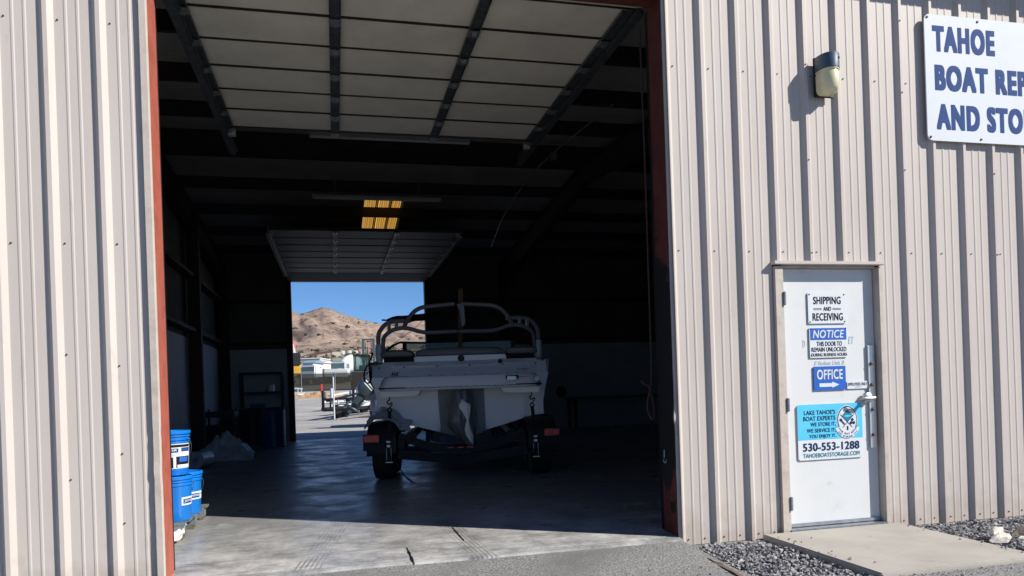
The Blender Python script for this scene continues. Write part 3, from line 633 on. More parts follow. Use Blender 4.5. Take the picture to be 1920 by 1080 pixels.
# overhead doors, rolled up under the roof
def overhead(y_in, y_out, wall_y, sgn, nsec, foam, label):
    z = 4.385; L = (y_out - y_in) / nsec
    mb = MB()
    for k in range(nsec):
        a = y_in + L * k; b = a + L
        lo, hi = min(a, b) + .011, max(a, b) - .011
        mb.box(XL - .03, XR + .03, lo, hi, z - .012 + .004 * (k % 2), z + .035)
        mb.box(XL - .03, XR + .03, lo + .012, lo + .020, z - .019, z - .0125)
    sm_ = MB()
    for k in range(nsec + 1): yy = y_in + L * k; sm_.box(XL - .02, XR + .02, yy - .011, yy + .011, z - .021, z + .030)
    e = y_out; f = wall_y
    mb.add([(XL - .03, e, z - .01), (XR + .03, e, z - .01), (XR + .03, f, z - .15), (XL - .03, f, z - .15), (XL - .03, e, z + .03), (XR + .03, e, z + .03), (XR + .03, f, z - .11), (XL - .03, f, z - .11)], cf)
    d = mb.build('overhead_door', foam, bld); tag(d, label)
    MB().box(XL - .02, XR + .02, min(y_in, y_out) + .02, max(y_in, y_out) - .02, z + .036, z + .039).build('backing_skin', 'canvas', d); sm_.build('seam', 'black', d)
    for x in (XL + .02, .10, 1.29, XR - .03):
        m2 = MB().box(x - .045, x + .045, min(y_in, y_out), max(y_in, y_out), z - .040, z - .036)
        for s_ in (-1, 1): m2.box(x + s_ * .045 - .003, x + s_ * .045 + .003, min(y_in, y_out), max(y_in, y_out), z - .062, z - .036)
        m2.build('stile', 'galvdark', d)
        for k in range(nsec):
            yy = y_in + L * k; MB().box(x - .05, x + .05, yy - .05, yy + .05, z - .075, z - .0635).box(x - .02, x + .02, yy - .02, yy + .02, z - .095, z - .0748).build('hinge', 'galv', d)
    for x, s_ in ((XL - .04, 1), (XR + .04, -1)):
        ya, yb = y_in + (.75 if sgn > 0 else .03), y_out - sgn * .1
        lo, hi = min(ya, yb), max(ya, yb)
        MB().box(x - .004, x + .004, lo, hi, z - .07, z + .03).box(x + .0045, x + s_ * .06 if s_ > 0 else x - .0045, lo, hi, z - .078, z - .0705).box(x - .035, x + .035, lo, hi, z - .115, z - .079).build('track', 'galvdark' if sgn > 0 else 'galv', d)
        MB().box(x + s_ * .08 - .04, x + s_ * .08 + .04, y_in + sgn * .03 - .03, y_in + sgn * .03 + .03, z - .12, z - .041).build('bumper', 'strip', d)
    return d
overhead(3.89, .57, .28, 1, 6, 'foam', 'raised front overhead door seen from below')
overhead(9.45, 14.55, 15.0, -1, 7, 'foamshade', 'raised rear overhead door in the dark')
for x in (XL - .06, XR + .015):
    MB().box(x, x + .05, .262, .33, 0, 4.2).build('door_track', 'frameblk', bld)

# office door
LX0, LX1, LZ0, LZ1, LY = 3.51, 4.395, -.012, 2.079, .045
mb = MB().box(3.432, 3.507, -.030, .10, -.045, 2.09).box(4.399, 4.44, -.028, .10, -.045, 2.09).box(3.508, 4.398, .005, .10, 2.083, 2.10)
mb.build('door_frame', 'trim', bld, bevel=.003)
MB().box(3.412, 4.435, -.062, .0, 2.1005, 2.128).build('drip_cap', 'siding', bld, bevel=.003)
MB().box(3.50, 4.40, -.04, .1, -.06, -.020).build('threshold', 'galv', bld)
door = MB().box(LX0, LX1, LY, LY + .045, LZ0, LZ1).build('office_door', 'doorpaint', bld, bevel=.002)
MB().box(LX0 + .004, LX1 - .004, LY - .014, LY - .0015, LZ0, .012).build('door_sweep', 'galv', door)
for z in (1.83, .98, .19): MB().lathe([(.008, -.055), (.008, .055)], (LX0 - .002, LY - .082, z), n=8).box(LX0 - .016, LX0 + .016, LY - .076, LY - .0755, z - .05, z + .05).build('hinge', 'galv', door)
lg = MB().box(4.312, 4.378, LY - .020, LY - .012, .59, 1.445).box(4.312, 4.318, LY - .0115, LY - .001, .59, 1.445).build('latch_guard', 'plate', door, bevel=.002)
mb = MB()
for z in (1.29, 1.115, .91, .70): mb.lathe([(.0, -.014), (.012, -.011), (.015, 0), (.015, .003)], (4.34, LY - .0235, z), (0, 1, 0), 10)
mb.build('bolt', 'rust', door)
hx, hz = 4.285, 1.01
mb = MB().lathe([(.0, -.03), (.03, -.03), (.042, -.022), (.045, 0)], (hx, LY - .024, hz), (0, 1, 0), 20); mb.lathe([(.013, -.05), (.013, 0)], (hx, LY - .05, hz), (0, 1, 0), 12)
mb.tube([(hx + .015, LY - .10, hz), (hx, LY - .102, hz), (hx - .07, LY - .098, hz - .002), (hx - .115, LY - .085, hz - .004), (hx - .125, LY - .07, hz - .004)], [.013, .014, .011, .010, .009], 8)
mb.build('lever_handle', 'chrome', door, smooth=40)
text('ET', 4.145, 1.462, .055, .06, LY - .0015, 'ghost', door, 'worn_lettering', .012, .2)
text('D', 3.715, 1.440, .022, .06, LY - .0015, 'ghost', door, 'worn_lettering', .012)
text('8 Stokes Unit B', 3.815, 1.292, .285, .034, LY - .0015, 'ghost', door, 'worn_lettering', .008, .3)

# ------------------------------------------------------------------ signs on the door
SY = LY - .008
def sign(name, label, cat, x0, x1, z0, z1, m, r=.008, y0=None, tilt=0.0):
    c = Vector(((x0 + x1) / 2, SY, z0))
    t = thing(name, label, cat, c); t.rotation_euler = (0, tilt, 0)
    p = MB(); plate(p, rrect(x0, x1, z0, z1, r), SY - .004 if y0 is None else y0, SY + .002); p.build('panel', m, t, org=c)
    def tx(b, x, z, w_, h_, mm='blk', **kw): return text(b, x, z, w_, h_, SY - .0055, mm, t, org=c, **kw)
    def bx(xa, xb, za, zb, mm='blk', nm='panel_band', rr=None, dy=0.0):
        p = MB(); plate(p, rrect(xa, xb, za, zb, rr or .002), SY - .0052 - dy, SY - .0041 - dy); return p.build(nm, mm, t, org=c)
    def sc(pts):
        p = MB()
        for a, b in pts: p.lathe([(0, -.004), (.005, -.003), (.006, 0)], (a, SY - .0045, b), (0, 1, 0), 8)
        p.build('screw', 'blk', t, org=c)
    return t, tx, bx, sc
t, tx, bx, sc = sign('shipping_sign', 'white sign reading SHIPPING AND RECEIVING, topmost on the office door', 'sign', 3.768, 4.125, 1.632, 1.885, 'signwhite')
tx('SHIPPING', 3.817, 1.790, .258, .062, bold=.022); tx('AND', 3.909, 1.735, .073, .034, bold=.012); tx('RECEIVING', 3.806, 1.655, .285, .062, bold=.022)
for xa, xb in ((3.815, 3.895), (3.995, 4.075)):
    bx(xa, xb, 1.753, 1.757, nm='rule'); bx(xa, xb, 1.743, 1.747, nm='rule')
sc([(3.782, 1.645), (3.782, 1.87), (4.108, 1.645), (4.108, 1.868)])
t, tx, bx, sc = sign('notice_sign', 'white sign with blue NOTICE band under the shipping sign', 'sign', 3.772, 4.125, 1.352, 1.600, 'signwhite')
bx(3.779, 4.118, 1.497, 1.594, 'signblue'); text('NOTICE', 3.800, 1.512, .295, .066, SY - .0068, 'signwhite', t, bold=.024, shear=.2, org=t.location)
tx('THIS DOOR TO', 3.835, 1.446, .238, .038, bold=.008); tx('REMAIN UNLOCKED', 3.786, 1.401, .328, .036, bold=.008); tx('DURING BUSINESS HOURS', 3.785, 1.363, .330, .026, bold=.006)
sc([(3.785, 1.372), (3.784, 1.588), (4.115, 1.372), (4.112, 1.590)])
t, tx, bx, sc = sign('office_sign', 'blue sign reading OFFICE with a white arrow', 'sign', 3.800, 4.100, 1.085, 1.280, 'signblue', .004)
tx('OFFICE', 3.828, 1.172, .242, .082, 'signwhite', bold=.03)
p = MB(); plate(p, [(3.848, 1.112), (3.968, 1.112), (3.968, 1.103), (4.035, 1.128), (3.968, 1.153), (3.968, 1.142), (3.848, 1.142)], SY - .0065, SY - .0045); p.build('arrow', 'signwhite', t, org=t.location)
t, tx, bx, sc = sign('employees_sticker', 'narrow white EMPLOYEES ONLY sticker beside the blue office sign', 'sticker', 4.112, 4.308, 1.088, 1.150, 'signwhite', .003)
tx('EMPLOYEES ONLY', 4.120, 1.114, .182, .024, bold=.008); tx('THANK YOU', 4.185, 1.098, .055, .007)
t, tx, bx, sc = sign('magnetic_sign', 'cyan and white shop sign with round logo and phone number', 'sign', 3.634, 4.243, .520, .972, 'signwhite', .022)
p = MB(); up = [q for q in rrect(3.634, 4.243, .684, .972, .022)]; up = [q for q in up if q[1] > .72]; up = up + [(3.634, .684), (4.243, .684)]
plate(p, up, SY - .0052, SY - .0041); p.build('panel_band', 'cyan', t, org=t.location)
def mt(b, x, z, w_, h_, mm='navydk', bold=.013): return text(b, x, z, w_, h_, SY - .0066, mm, t, bold=bold, org=t.location)
mt("LAKE TAHOE'S", 3.694, .888, .292, .036); mt('BOAT EXPERTS', 3.686, .839, .300, .036)
mt('WE STORE IT,', 3.752, .788, .236, .036, bold=.011); mt('WE SERVICE IT,', 3.716, .738, .272, .036, bold=.011); mt('YOU ENJOY IT.', 3.736, .690, .252, .036, bold=.011)
mt('530-553-1288', 3.676, .592, .530, .066, bold=.024); mt('TAHOEBOATSTORAGE.COM', 3.676, .540, .530, .034, 'teal', .010)
LX, LZ = 4.098, .835
def disc(r, sx=1, sz=1, n=40): return [(LX + r * sx * math.cos(2 * math.pi * k / n), LZ + r * sz * math.sin(2 * math.pi * k / n)) for k in range(n)]
for r_, mm, y_ in ((.106, 'signwhite', .0060), (.101, 'navydk', .0068), (.093, 'signwhite', .0076)):
    p = MB(); plate(p, disc(r_, .93, 1.12), SY - y_, SY - y_ + .0007); p.build('logo_disc', mm, t, org=t.location)
p = MB(); arc = [(LX + q * math.cos(a), LZ - .01 + q * 1.15 * math.sin(a)) for q, rng in ((.125, range(0, 21)), (.078, range(20, -1, -1))) for a in [R(205 + 130 * k / 20) for k in rng]]
plate(p, arc, SY - .0083, SY - .0077); p.build('logo_ribbon', 'signwhite', t, org=t.location)
ly = SY - .0090
p = MB(); plate(p, [(LX - .055, LZ + .03), (LX - .01, LZ + .075), (LX, LZ + .085), (LX + .015, LZ + .07), (LX + .055, LZ + .03), (LX, LZ - .02)], ly, ly + .0005); p.build('logo_mountain', 'teal', t, org=t.location)
p = MB(); plate(p, [(LX - .038, LZ + .028), (LX - .01, LZ + .04), (LX + .03, LZ + .036), (LX + .04, LZ + .03), (LX, LZ + .022)], ly - .0009, ly - .0003); p.build('logo_boat', 'cyan', t, org=t.location)
p = MB()
for s_ in (-1, 1): p.bar((LX - s_ * .065, ly, LZ + .045), (LX + s_ * .045, ly, LZ - .062), .0006, .005, (s_, 0, 1))
for a in (90, 210, 330): p.lathe([(0, -.0004), (.013, -.0004), (.013, 0)], (LX + .047 + .015 * math.cos(R(a)), ly, LZ - .018 + .017 * math.sin(R(a))), (0, 1, 0), 10)
p.bar((LX - .058, ly, LZ - .005), (LX - .028, ly, LZ - .038), .0006, .013, (1, 0, 1)); p.lathe([(0, -.0004), (.014, -.0004), (.014, 0)], (LX - .062, ly, LZ - .0), (0, 1, 0), 6)
p.bar((LX, ly, LZ - .052), (LX, ly, LZ - .086), .0006, .014, (1, 0, 0)); p.build('logo_tools', 'navydk', t, org=t.location)
def arc_text(s_, rad, a0, a1, h_):
    for k, ch in enumerate(s_):
        if ch == ' ': continue
        a = R(a0 + (a1 - a0) * k / (len(s_) - 1)); cx, cz = LX + rad * math.cos(a), LZ - .01 + rad * 1.15 * math.sin(a); rot = a + math.pi / 2
        def wp(px, pz, cx=cx, cz=cz, rot=rot): return Vector((cx + px * math.cos(rot) - pz * math.sin(rot), SY - .0088, cz + px * math.sin(rot) + pz * math.cos(rot)))
        text(ch, -h_ * .36, -h_ / 2, h_ * .72, h_, 0, 'navydk', t, 'logo_letter', .02, warp=wp, org=t.location)
arc_text('TAHOE BOAT REPAIR', .092, 203, 337, .015); arc_text('AND STORAGE LLC', .114, 222, 318, .015)

# big wall sign
c = Vector((6.0, -.045, 3.155)); bs = thing('shop_sign', 'large white wall sign with blue lettering above the office door', 'sign', c)
p = MB(); plate(p, rrect(4.915, 7.05, 3.155, 4.222, .055), -.047, -.036); p.build('panel', 'signwhite', bs, org=c)
for s_, x, z, w_, h_ in (('TAHOE', 4.992, 3.908, .642, .223), ('BOAT REPAIR', 5.004, 3.580, 1.30, .220), ('AND STORAGE', 5.008, 3.249, 1.42, .220)):
    text(s_, x, z, w_, h_, -.0485, 'navy', bs, bold=.07, org=c)
p = MB()
for x in (4.945, 5.46, 6.0, 6.55, 7.02):
    for z in (3.185, 4.195): p.lathe([(0, -.008), (.009, -.006), (.011, 0)], (x, -.0475, z), (0, 1, 0), 8)
p.build('screw', 'screw', bs, org=c)

# wall lamp
c = Vector((3.925, 0, 3.455)); wl = thing('wall_lamp', 'wall pack light with blue hood and yellowed lens beside the big sign', 'wall lamp', c)
MB().box(-.088, .088, -.052, -.033, 0, .315).build('back_plate', 'black', wl, bevel=.004)
def dsec(w_, d, z, y0=-.053):
    return [(-w_, y0, z)] + [(w_ * math.cos(math.pi - math.pi * k / 16), y0 - .035 - (d - .035) * math.sin(math.pi * k / 16), z) for k in range(17)] + [(w_, y0, z)]
MB().loft([dsec(.084, .150, .19), dsec(.084, .152, .30), dsec(.076, .14, .312)]).build('hood', 'hood', wl, smooth=50)
MB().loft([dsec(.050, .07, .006), dsec(.068, .118, .018), dsec(.077, .140, .042), dsec(.079, .143, .16), dsec(.074, .138, .168), dsec(.074, .138, .176), dsec(.080, .146, .179), dsec(.080, .146, .189)]).build('lens', 'lens', wl, smooth=50)
MB().lathe([(0, -.004), (.008, -.003), (.009, 0)], (.03, -.2, .26), (.2, 1, 0), 10).build('screw', 'black', wl)

# ------------------------------------------------------------------ fluorescent strips, cord, rope
for x0, y, z, label in ((-.25, 6.2, 5.115, 'long unlit strip light just past the raised front door'), (-.30, 9.15, 4.955, 'long unlit strip light in front of the amber skylight')):
    f = thing('strip_light', label, 'strip light', (x0 + 1.22, y, z), 0, 'strip lights under the roof')
    MB().box(-1.22, 1.22, -.05, .05, -.02, .02).build('housing', 'strip', f, bevel=.005)
    for s_ in (-.03, .03): MB().tube([(-1.19, s_, -.034), (1.19, s_, -.034)], .012, 8).build('tube', 'liner', f)
    for s_ in (-1.205, 1.205): MB().box(s_ - .015, s_ + .015, -.045, .045, -.05, -.0205).build('end_cap', 'strip', f)
    for s_ in (-.8, .8): MB().box(s_ - .004, s_ + .004, -.004, .004, .0205, deck_z(y) - z - .01).build('hanger', 'galv', f)
mb = MB().tube(smooth_path([(3.80, 4.13, 5.0), (3.60, 6.32, 5.02), (3.52, 7.5, 4.96), (3.55, 9.5, 4.85), (3.75, 12.0, 4.6)], 6), .011, 6)
co = thing('power_cable', 'thin cable sagging under the dark roof with a small junction box', 'cable', (3.6, 6.3, 5.0))
mb.build('cable', 'galv', co, org=(3.6, 6.3, 5.0)); MB().box(-.05, .05, -.04, .04, -.09, .02).build('junction_box', 'galv', co)
mb = MB().tube(smooth_path([(2.52, .36, 4.1), (2.53, .37, 3.0), (2.525, .36, 2.1), (2.52, .36, 1.27), (2.50, .36, 1.15), (2.535, .37, 1.02), (2.525, .36, .90), (2.49, .36, .93), (2.475, .36, 1.03), (2.50, .35, 1.15), (2.46, .35, 1.18), (2.42, .35, 1.215)], 8), .008, 7)
ro = mb.build('pull_rope', 'rope', smooth=60, org=(2.5, .36, .9)); tag(ro, 'brown pull rope with a loop hanging by the worn right jamb', 'rope')
mb = MB().tube(smooth_path([(2.522, .17, .66), (2.520, .17, .6), (2.505, .155, .575), (2.520, .14, .56), (2.528, .15, .585)], 6), .006, 6)
o = mb.build('wall_hook', 'galv', bld)

# ------------------------------------------------------------------ pallet and blue pails
pl = thing('pallet', 'weathered grey blue pallet under the blue pails', 'pallet', (-1.86, 2.08, 0))
for k in range(6): MB().box(-.6, .57 + .01 * (k % 3), -.56 + k * .2, -.42 + k * .2, .115, .135).build('deck_board', 'pallet', pl)
for y in (-.52, .0, .47):
    mb = MB(); plate(mb, [(-.6, 0), (.50, 0), (.57, .04), (.57, .113), (-.6, .113)], y - .05, y + .05); mb.build('stringer', 'pallet', pl)
for k in range(3): MB().box(.44, .56, -.58 + .5 * k, -.46 + .5 * k, -.0 + .001, .02).build('foot', 'wood', pl)
def pail(x, y, z, label, big, rz):
    p = thing('pail', label, 'pail', (x, y, z), rz, 'blue pails on the pallet')
    MB().lathe([(.0, 0), (.128, 0), (.132, .008), (.146, .30), (.147, .302), (.1475, .345), (.146, .347), (.1465, .358)], n=40).build('body', 'bucket', p, smooth=35)
    m2 = MB()
    for zz in (.305, .335): m2.lathe([(.1475, zz), (.157, zz + .002), (.157, zz + .007), (.1475, zz + .010)], n=40)
    m2.build('rim', 'bucket', p, smooth=35)
    MB().lathe([(.147, .3585), (.158, .359), (.160, .366), (.160, .382), (.152, .388), (.144, .388), (.138, .378), (0, .378)], n=40).build('lid', 'bucket', p, smooth=35)
    def wrap(r, a0, a1, z0, z1, m, nm, par=p):
        q = MB(); q.grid(lambda a, b: ((lambda t, zz: ((r + zz * .0467) * math.cos(t), (r + zz * .0467) * math.sin(t), zz))(R(a0 + (a1 - a0) * a), z0 + (z1 - z0) * b)), 14, 1); return q.build(nm, m, par, smooth=60)
    R0 = .1322
    if big:
        L = wrap(R0 + .0008, -118, 10, .06, .275, 'signwhite', 'label')
        wrap(R0 + .0014, -112, 4, .245, .268, 'blk', 'label_band', L); wrap(R0 + .0014, -112, -48, .200, .236, 'navy', 'label_band', L); wrap(R0 + .0014, -38, 4, .205, .240, 'navy', 'label_band', L)
        wrap(R0 + .0014, -112, -66, .066, .160, 'blk', 'label_band', L); wrap(R0 + .0014, -56, 4, .066, .165, 'blk', 'label_band', L); wrap(R0 + .0018, -45, -8, .118, .158, 'signblue', 'label_band', L); wrap(R0 + .0018, -52, 0, .068, .092, 'white', 'label_band', L)
        wrap(R0 + .0014, -110, -60, .182, .187, 'ghost', 'label_band', L); wrap(R0 + .0014, -110, -30, .172, .176, 'ghost', 'label_band', L)
        ta, tz, th, tl = -80, .206, .024, 54
    else:
        L = wrap(R0 + .0008, -72, 12, .135, .205, 'signwhite', 'label')
        wrap(R0 + .0014, -66, -22, .148, .190, 'navy', 'label_band', L); wrap(R0 + .0014, -17, 5, .175, .182, 'blk', 'label_band', L); wrap(R0 + .0014, -17, 2, .158, .164, 'ghost', 'label_band', L)
        ta, tz, th, tl = -44, .158, .022, 36
    def wp(px, pz):
        a = R(ta + px); r = R0 + .0024 + pz * .0467; return Vector((r * math.cos(a), r * math.sin(a), pz))
    text('JOVIR', -tl / 2, tz, tl, th, 0, 'signwhite', L, 'lettering', .03, .1, warp=wp)
    q = MB(); q.tube([(.162 * math.cos(R(a)), .162 * math.sin(R(a)), .32 - .17 * math.sin(R(a + 25)) ** 2 * (1 if -25 < a < 155 else 0)) for a in range(-25, 156, 10)], .0025, 6); q.build('bail', 'galv', p)
    return p
pail(-1.405, 1.74, .137, 'blue pail standing lowest and nearest on the pallet', False, R(18))
pail(-1.385, 2.10, .137, 'blue pail standing behind the nearest one on the pallet', False, R(4))
pail(-1.425, 1.80, .137 + .392, 'blue pail with a large picture label stacked on top', True, R(-8))
# paper scraps
rs = random.Random(4); mb = MB()
mb.grid(lambda a, b: (-1.52 + .24 * a + .03 * fbm(a * 4, b * 4), 1.32 + .3 * b + .03 * fbm(a * 5, b * 3, 2), .012 + .10 * abs(fbm(a * 2.5, b * 2.5, 4)) + .09 * a * b), 9, 9)
tag(mb.build('crumpled_paper', 'paper', org=(-1.4, 1.45, 0)), 'crumpled white paper on the floor beside the pallet', 'paper')

# shrink wrap heap
mb = MB()
def heap(a, b):
    x = a * 2 - 1; y = b * 2 - 1; r = math.sqrt(x * x + y * y)
    h = .47 * max(0, 1 - 1.25 * math.hypot(x - .35, y)) ** .8 + .24 * max(0, 1 - 1.3 * math.hypot(x + .35, y)) ** .7 + .05 * max(0, 1.15 - r)
    h = h * (.8 + .45 * abs(fbm(x * 2.2, y * 2.2, 1, 2))) + (.10 * abs(fbm(x * 3.2, y * 3.2, 6, 2)) - .03 + .022 * abs(fbm(x * 9, y * 9, 3, 2))) * max(0, min(1, 1.6 - 1.5 * r))
    return (-2.18 + x * .62, 9.85 + y * .5, max(.004, h if r < 1.2 else .004))
mb.grid(heap, 60, 50); tag(mb.build('film_heap', 'poly', smooth=18, org=(-2.18, 9.85, 0)), 'heap of crumpled clear plastic film on the floor by the left wall', 'plastic film')
tag(MB().lathe([(.14, -.25), (.15, -.24), (.15, .24), (.14, .25), (.05, .25), (.05, -.25)], (-2.3, 8.4, .152), (0.2, 1, 0), 20).build('film_roll', 'poly', smooth=40, org=(-2.3, 8.4, 0)), 'roll of clear plastic film lying in front of the heap', 'film roll')
# rack
rk = thing('shelf_rack', 'dark steel shelf rack in the far left corner', 'shelf', (-1.83, 14.7, 0))
for x in (-.5, .5):
    for y in (-.22, .22): MB().box(x - .025, x + .025, y - .025, y + .025, 0, 1.8).build('upright', 'black', rk)
for z in (.42, .86, 1.27, 1.77): MB().box(-.53, .53, -.25, .25, z, z + .05).build('shelf', 'black', rk)
tag(MB().lathe([(.08, 0), (.085, .01), (.085, .16), (.08, .17), (0, .17)], (-1.6, 14.6, 1.322), n=16).build('can', 'white', org=(-1.6, 14.6, 1.322)), 'pale can on the middle shelf of the dark rack', 'can')
tag(MB().box(-2.12, -1.78, 14.5, 14.8, .913, 1.02).build('storage_bin', 'drum', bevel=.01, org=(-1.95, 14.65, .913)), 'dark flat bin on the lower shelf of the rack', 'bin')
tag(MB().box(-1.95, -1.60, 14.42, 14.60, .471, .66).build('carton', 'liner', bevel=.004, org=(-1.78, 14.5, .471)), 'pale carton low on the dark rack', 'carton')
tag(MB().lathe([(.27, 0), (.285, .01), (.285, .29), (.295, .30), (.285, .31), (.285, .58), (.295, .59), (.285, .60), (.285, .86), (.29, .88), (.27, .88), (.26, .87), (0, .87)], (-1.46, 13.0, 0), n=32).build('drum', 'drum', smooth=40, org=(-1.46, 13.0, 0)), 'blue plastic drum standing by the rear doorway', 'drum')
tag(MB().lathe([(.27, 0), (.285, .01), (.285, .86), (.29, .88), (.27, .88), (.26, .87), (0, .87)], (-1.98, 13.55, 0), n=32).build('drum', 'black', smooth=40, org=(-1.98, 13.55, 0)), 'black drum between the shelf rack and the blue drum', 'drum')
ct = thing('tool_cart', 'dark tool cart against the left wall beyond the film heap', 'cart', (-2.45, 11.9, 0))
MB().box(-.32, .32, -.3, .3, .16, .3).build('lower_tray', 'black', ct); MB().box(-.32, .32, -.3, .3, .78, .9).build('upper_tray', 'black', ct); MB().box(-.28, .28, -.25, .25, .305, .6).build('cabinet', 'frameblk', ct)
for x in (-.29, .29):
    for y in (-.27, .27): MB().box(x - .02, x + .02, y - .02, y + .02, .08, .95).build('upright', 'black', ct); MB().lathe([(.05, -.015), (.05, .015)], (x, y, .052), (1, 0, 0), 12).build('caster', 'rubber', ct)
wb = thing('workbench', 'low dark workbench along the rear wall right of the boat', 'workbench', (8.0, 14.6, 0))
MB().box(-1.6, 1.6, -.35, .35, .82, .88).build('bench_top', 'wood', wb)
for x in (-1.5, 1.5):
    for y in (-.28, .28): MB().box(x - .04, x + .04, y - .04, y + .04, 0, .818).build('leg', 'wood', wb)
cl = MB().lathe([(.13 + .035 * math.cos(R(a)), .035 * math.sin(R(a))) for a in range(0, 361, 30)], (6.35, 15.12, 1.05), (0, 1, 0), 24)
tag(cl.build('hose_coil', 'rubber', smooth=60, org=(6.35, 15.12, .9)), 'black hose coil hung on the white rear panel right of the boat', 'hose')

# ================================================================== BOAT ON ITS TRAILER
BO, BR = (1.61, 4.37, 0), R(-9.5)
boat = thing('ski_boat', 'white ski boat with folding grey tower parked stern first on its trailer', 'boat', BO, BR)
# hull: sections from stern to bow
def section(s):
    t = max(0, (s - .72) / 6.3); k = 1 - max(0, (t - .45) / .55) ** 2.2
    k = max(k, .02); up = max(0, (t - .35) / .65) ** 2
    keel = .555 + .75 * up; ch = .80 + .42 * up; sh = 1.62 + .10 * t
    cx, sx = 1.17 * k, 1.265 * max(k, .03) ** .8
    pts = [(0, keel), (.33 * k, keel + .055 + .02 * up), (.68 * k, keel + .15 + .05 * up), (.97 * k, ch - .01), (cx, ch + .015), (1.16 * k + .01, ch + .2), (1.19 * k + .01, 1.17), (sx - .01, 1.40), (sx, sh)]
    return [(-x, s, z) for x, z in reversed(pts)] + [(x, s, z) for x, z in pts[1:]]
ss = [.72, 1.2, 1.8, 2.6, 3.4, 4.2, 5.0, 5.6, 6.1, 6.5, 6.8, 7.02]
hull = MB(); hull.loft([section(s) for s in ss], closed=False)
st = section(.72); stq = [p for p in st if p[2] < 1.405]; hull.add(stq, [tuple(range(len(stq)))])
hull.build('hull', 'gel', boat, smooth=35)
MB().loft([[(-1.20 * k, s, 1.615 + .1 * (s - .72) / 6.3), (1.20 * k, s, 1.615 + .1 * (s - .72) / 6.3)] for s, k in ((1.28, 1), (3.2, 1), (4.2, .93), (5.2, .8), (6.2, .5), (6.95, .05))], closed=False).build('deck', 'gel', boat)
# stern moulding behind the seats: slopes forward from the platform to the cushions
def stern(a, b):
    x = -1.24 + 2.48 * a; ax = abs(x)
    z = 1.38 + .245 * b; y = .80 + .22 * b - .05 * math.sin(b * 3.14) * (1 if ax < .95 else 0)
    rec = .05 * min(1, max(0, (1.0 - ax) / .06)) * (1 if .02 < b < .72 else 0)
    if ax > 1.12: y -= .05 * ((ax - 1.12) / .12)
    return (x * (1 + .012 * b), y + rec, z)
MB().grid(stern, 60, 12).build('stern_panel', 'gel', boat, smooth=40)
MB().box(-.66, .68, 1.00, 1.22, 1.60, 1.695).build('stern_locker', 'gel', boat, bevel=.02)
for x0, x1 in ((-.66, -.44), (.40, .62)): MB().box(x0, x1, .99, 1.05, 1.66, 1.685).build('hatch_lid', 'gel', boat, bevel=.004)
for x0, x1 in ((-1.10, -.67), (.69, 1.08)): MB().box(x0, x1, 1.03, 1.25, 1.585, 1.70).build('well', 'canvas', boat)
MB().lathe([(0, -.006), (.042, -.005), (.05, 0), (.05, .01)], (.02, .995, 1.652), (0, 1, .0), 24).build('speaker', 'black', boat)
MB().lathe([(0, -.008), (.034, -.006), (.036, 0)], (.585, .935, 1.585), (0, 1, .2), 20).build('filler_cap', 'black', boat)
MB().box(.55, .66, .962, .972, 1.625, 1.632).build('warning_label', 'redlens', boat); MB().box(.81, 1.0, .85, .862, 1.462, 1.47).build('warning_label', 'redlens', boat)
p = MB()
for x in (-1.16, -.80, -.33, .14, .62, 1.10): p.lathe([(0, -.006), (.011, -.005), (.012, 0)], (x, .925, 1.545), (0, 1, 0), 8)
p.build('snap', 'blk', boat)
for x0, x1, zt in ((-1.15, -.665, 1.79), (-.64, .655, 1.805), (.675, 1.15, 1.79)):
    rings = []
    for k in range(13):
        a = k / 12; x = x0 + (x1 - x0) * a; e = min(1, min(a, 1 - a) * (x1 - x0) / .04); q = .03 * (1 - e)
        arch = .016 * math.sin(math.pi * a)
        rings.append([(x, 1.08 + q, 1.692 + q), (x, 1.055 + q, 1.72 + q * .4), (x, 1.06 + q, 1.765 + arch - q), (x, 1.10 + q, zt + arch - q), (x, 1.36 - q, zt + arch - q), (x, 1.40 - q, 1.75), (x, 1.38 - q, 1.692 + q)])
    MB().loft(rings).build('cushion', 'vinyl', boat, smooth=50)
# swim platform
p = MB(); prof = []
def plat_outline(off):
    pts = []
    for k in range(25):
        a = -1 + 2 * k / 24; x = a * (1.10 + off); e = max(0, (abs(a) - .86) / .14); pts.append((x, .17 - off + .16 * e ** 2.2))
    return pts
rings = []
for z, off in ((1.205, -.02), (1.222, .0), (1.245, .004), (1.26, .0), (1.30, -.015), (1.375, -.045), (1.395, -.07)):
    o_ = plat_outline(off); rings.append([(x, y, z) for x, y in o_] + [(1.10 + off, .85, z), (-1.10 - off, .85, z)])
p.loft(rings); p.build('swim_platform', 'gel', boat, smooth=40)
p = MB(); o_ = plat_outline(.008)
for (xa, ya), (xb, yb) in zip(o_, o_[1:]): p.bar((xa, ya, 1.243), (xb, yb, 1.243), .012, .018)
p.build('rub_strip', 'black', boat)
p = MB(); o_ = plat_outline(.016)
for k, ((xa, ya), (xb, yb)) in enumerate(zip(o_, o_[1:])):
    if 3 < k < 20: p.bar((xa + .006, ya, 1.247), (xb - .006, yb, 1.247), .008, .007)
p.build('rub_insert', 'chrome', boat)
for s_ in (-1, 1):
    p = MB(); plate(p, [(s_ * 1.09, 1.204), (s_ * .54, 1.204), (s_ * .59, 1.135), (s_ * 1.07, 1.120)], .30, .86); p.build('platform_bracket', 'gel', boat, bevel=.008)
p = MB().box(.61, .78, .128, .2, 1.315, 1.365); p.build('ladder_hatch', 'blk', boat); MB().box(.625, .75, .115, .16, 1.30, 1.352).build('ladder_latch', 'chrome', boat, bevel=.006)
MB().lathe([(0, -.03), (.03, -.025), (.04, 0)], (1.05, .25, 1.315), (-.2, 1, 0), 14).build('stern_light', 'white', boat)
MB().box(.78, .92, .155, .162, 1.337, 1.347).build('warning_label', 'redlens', boat)
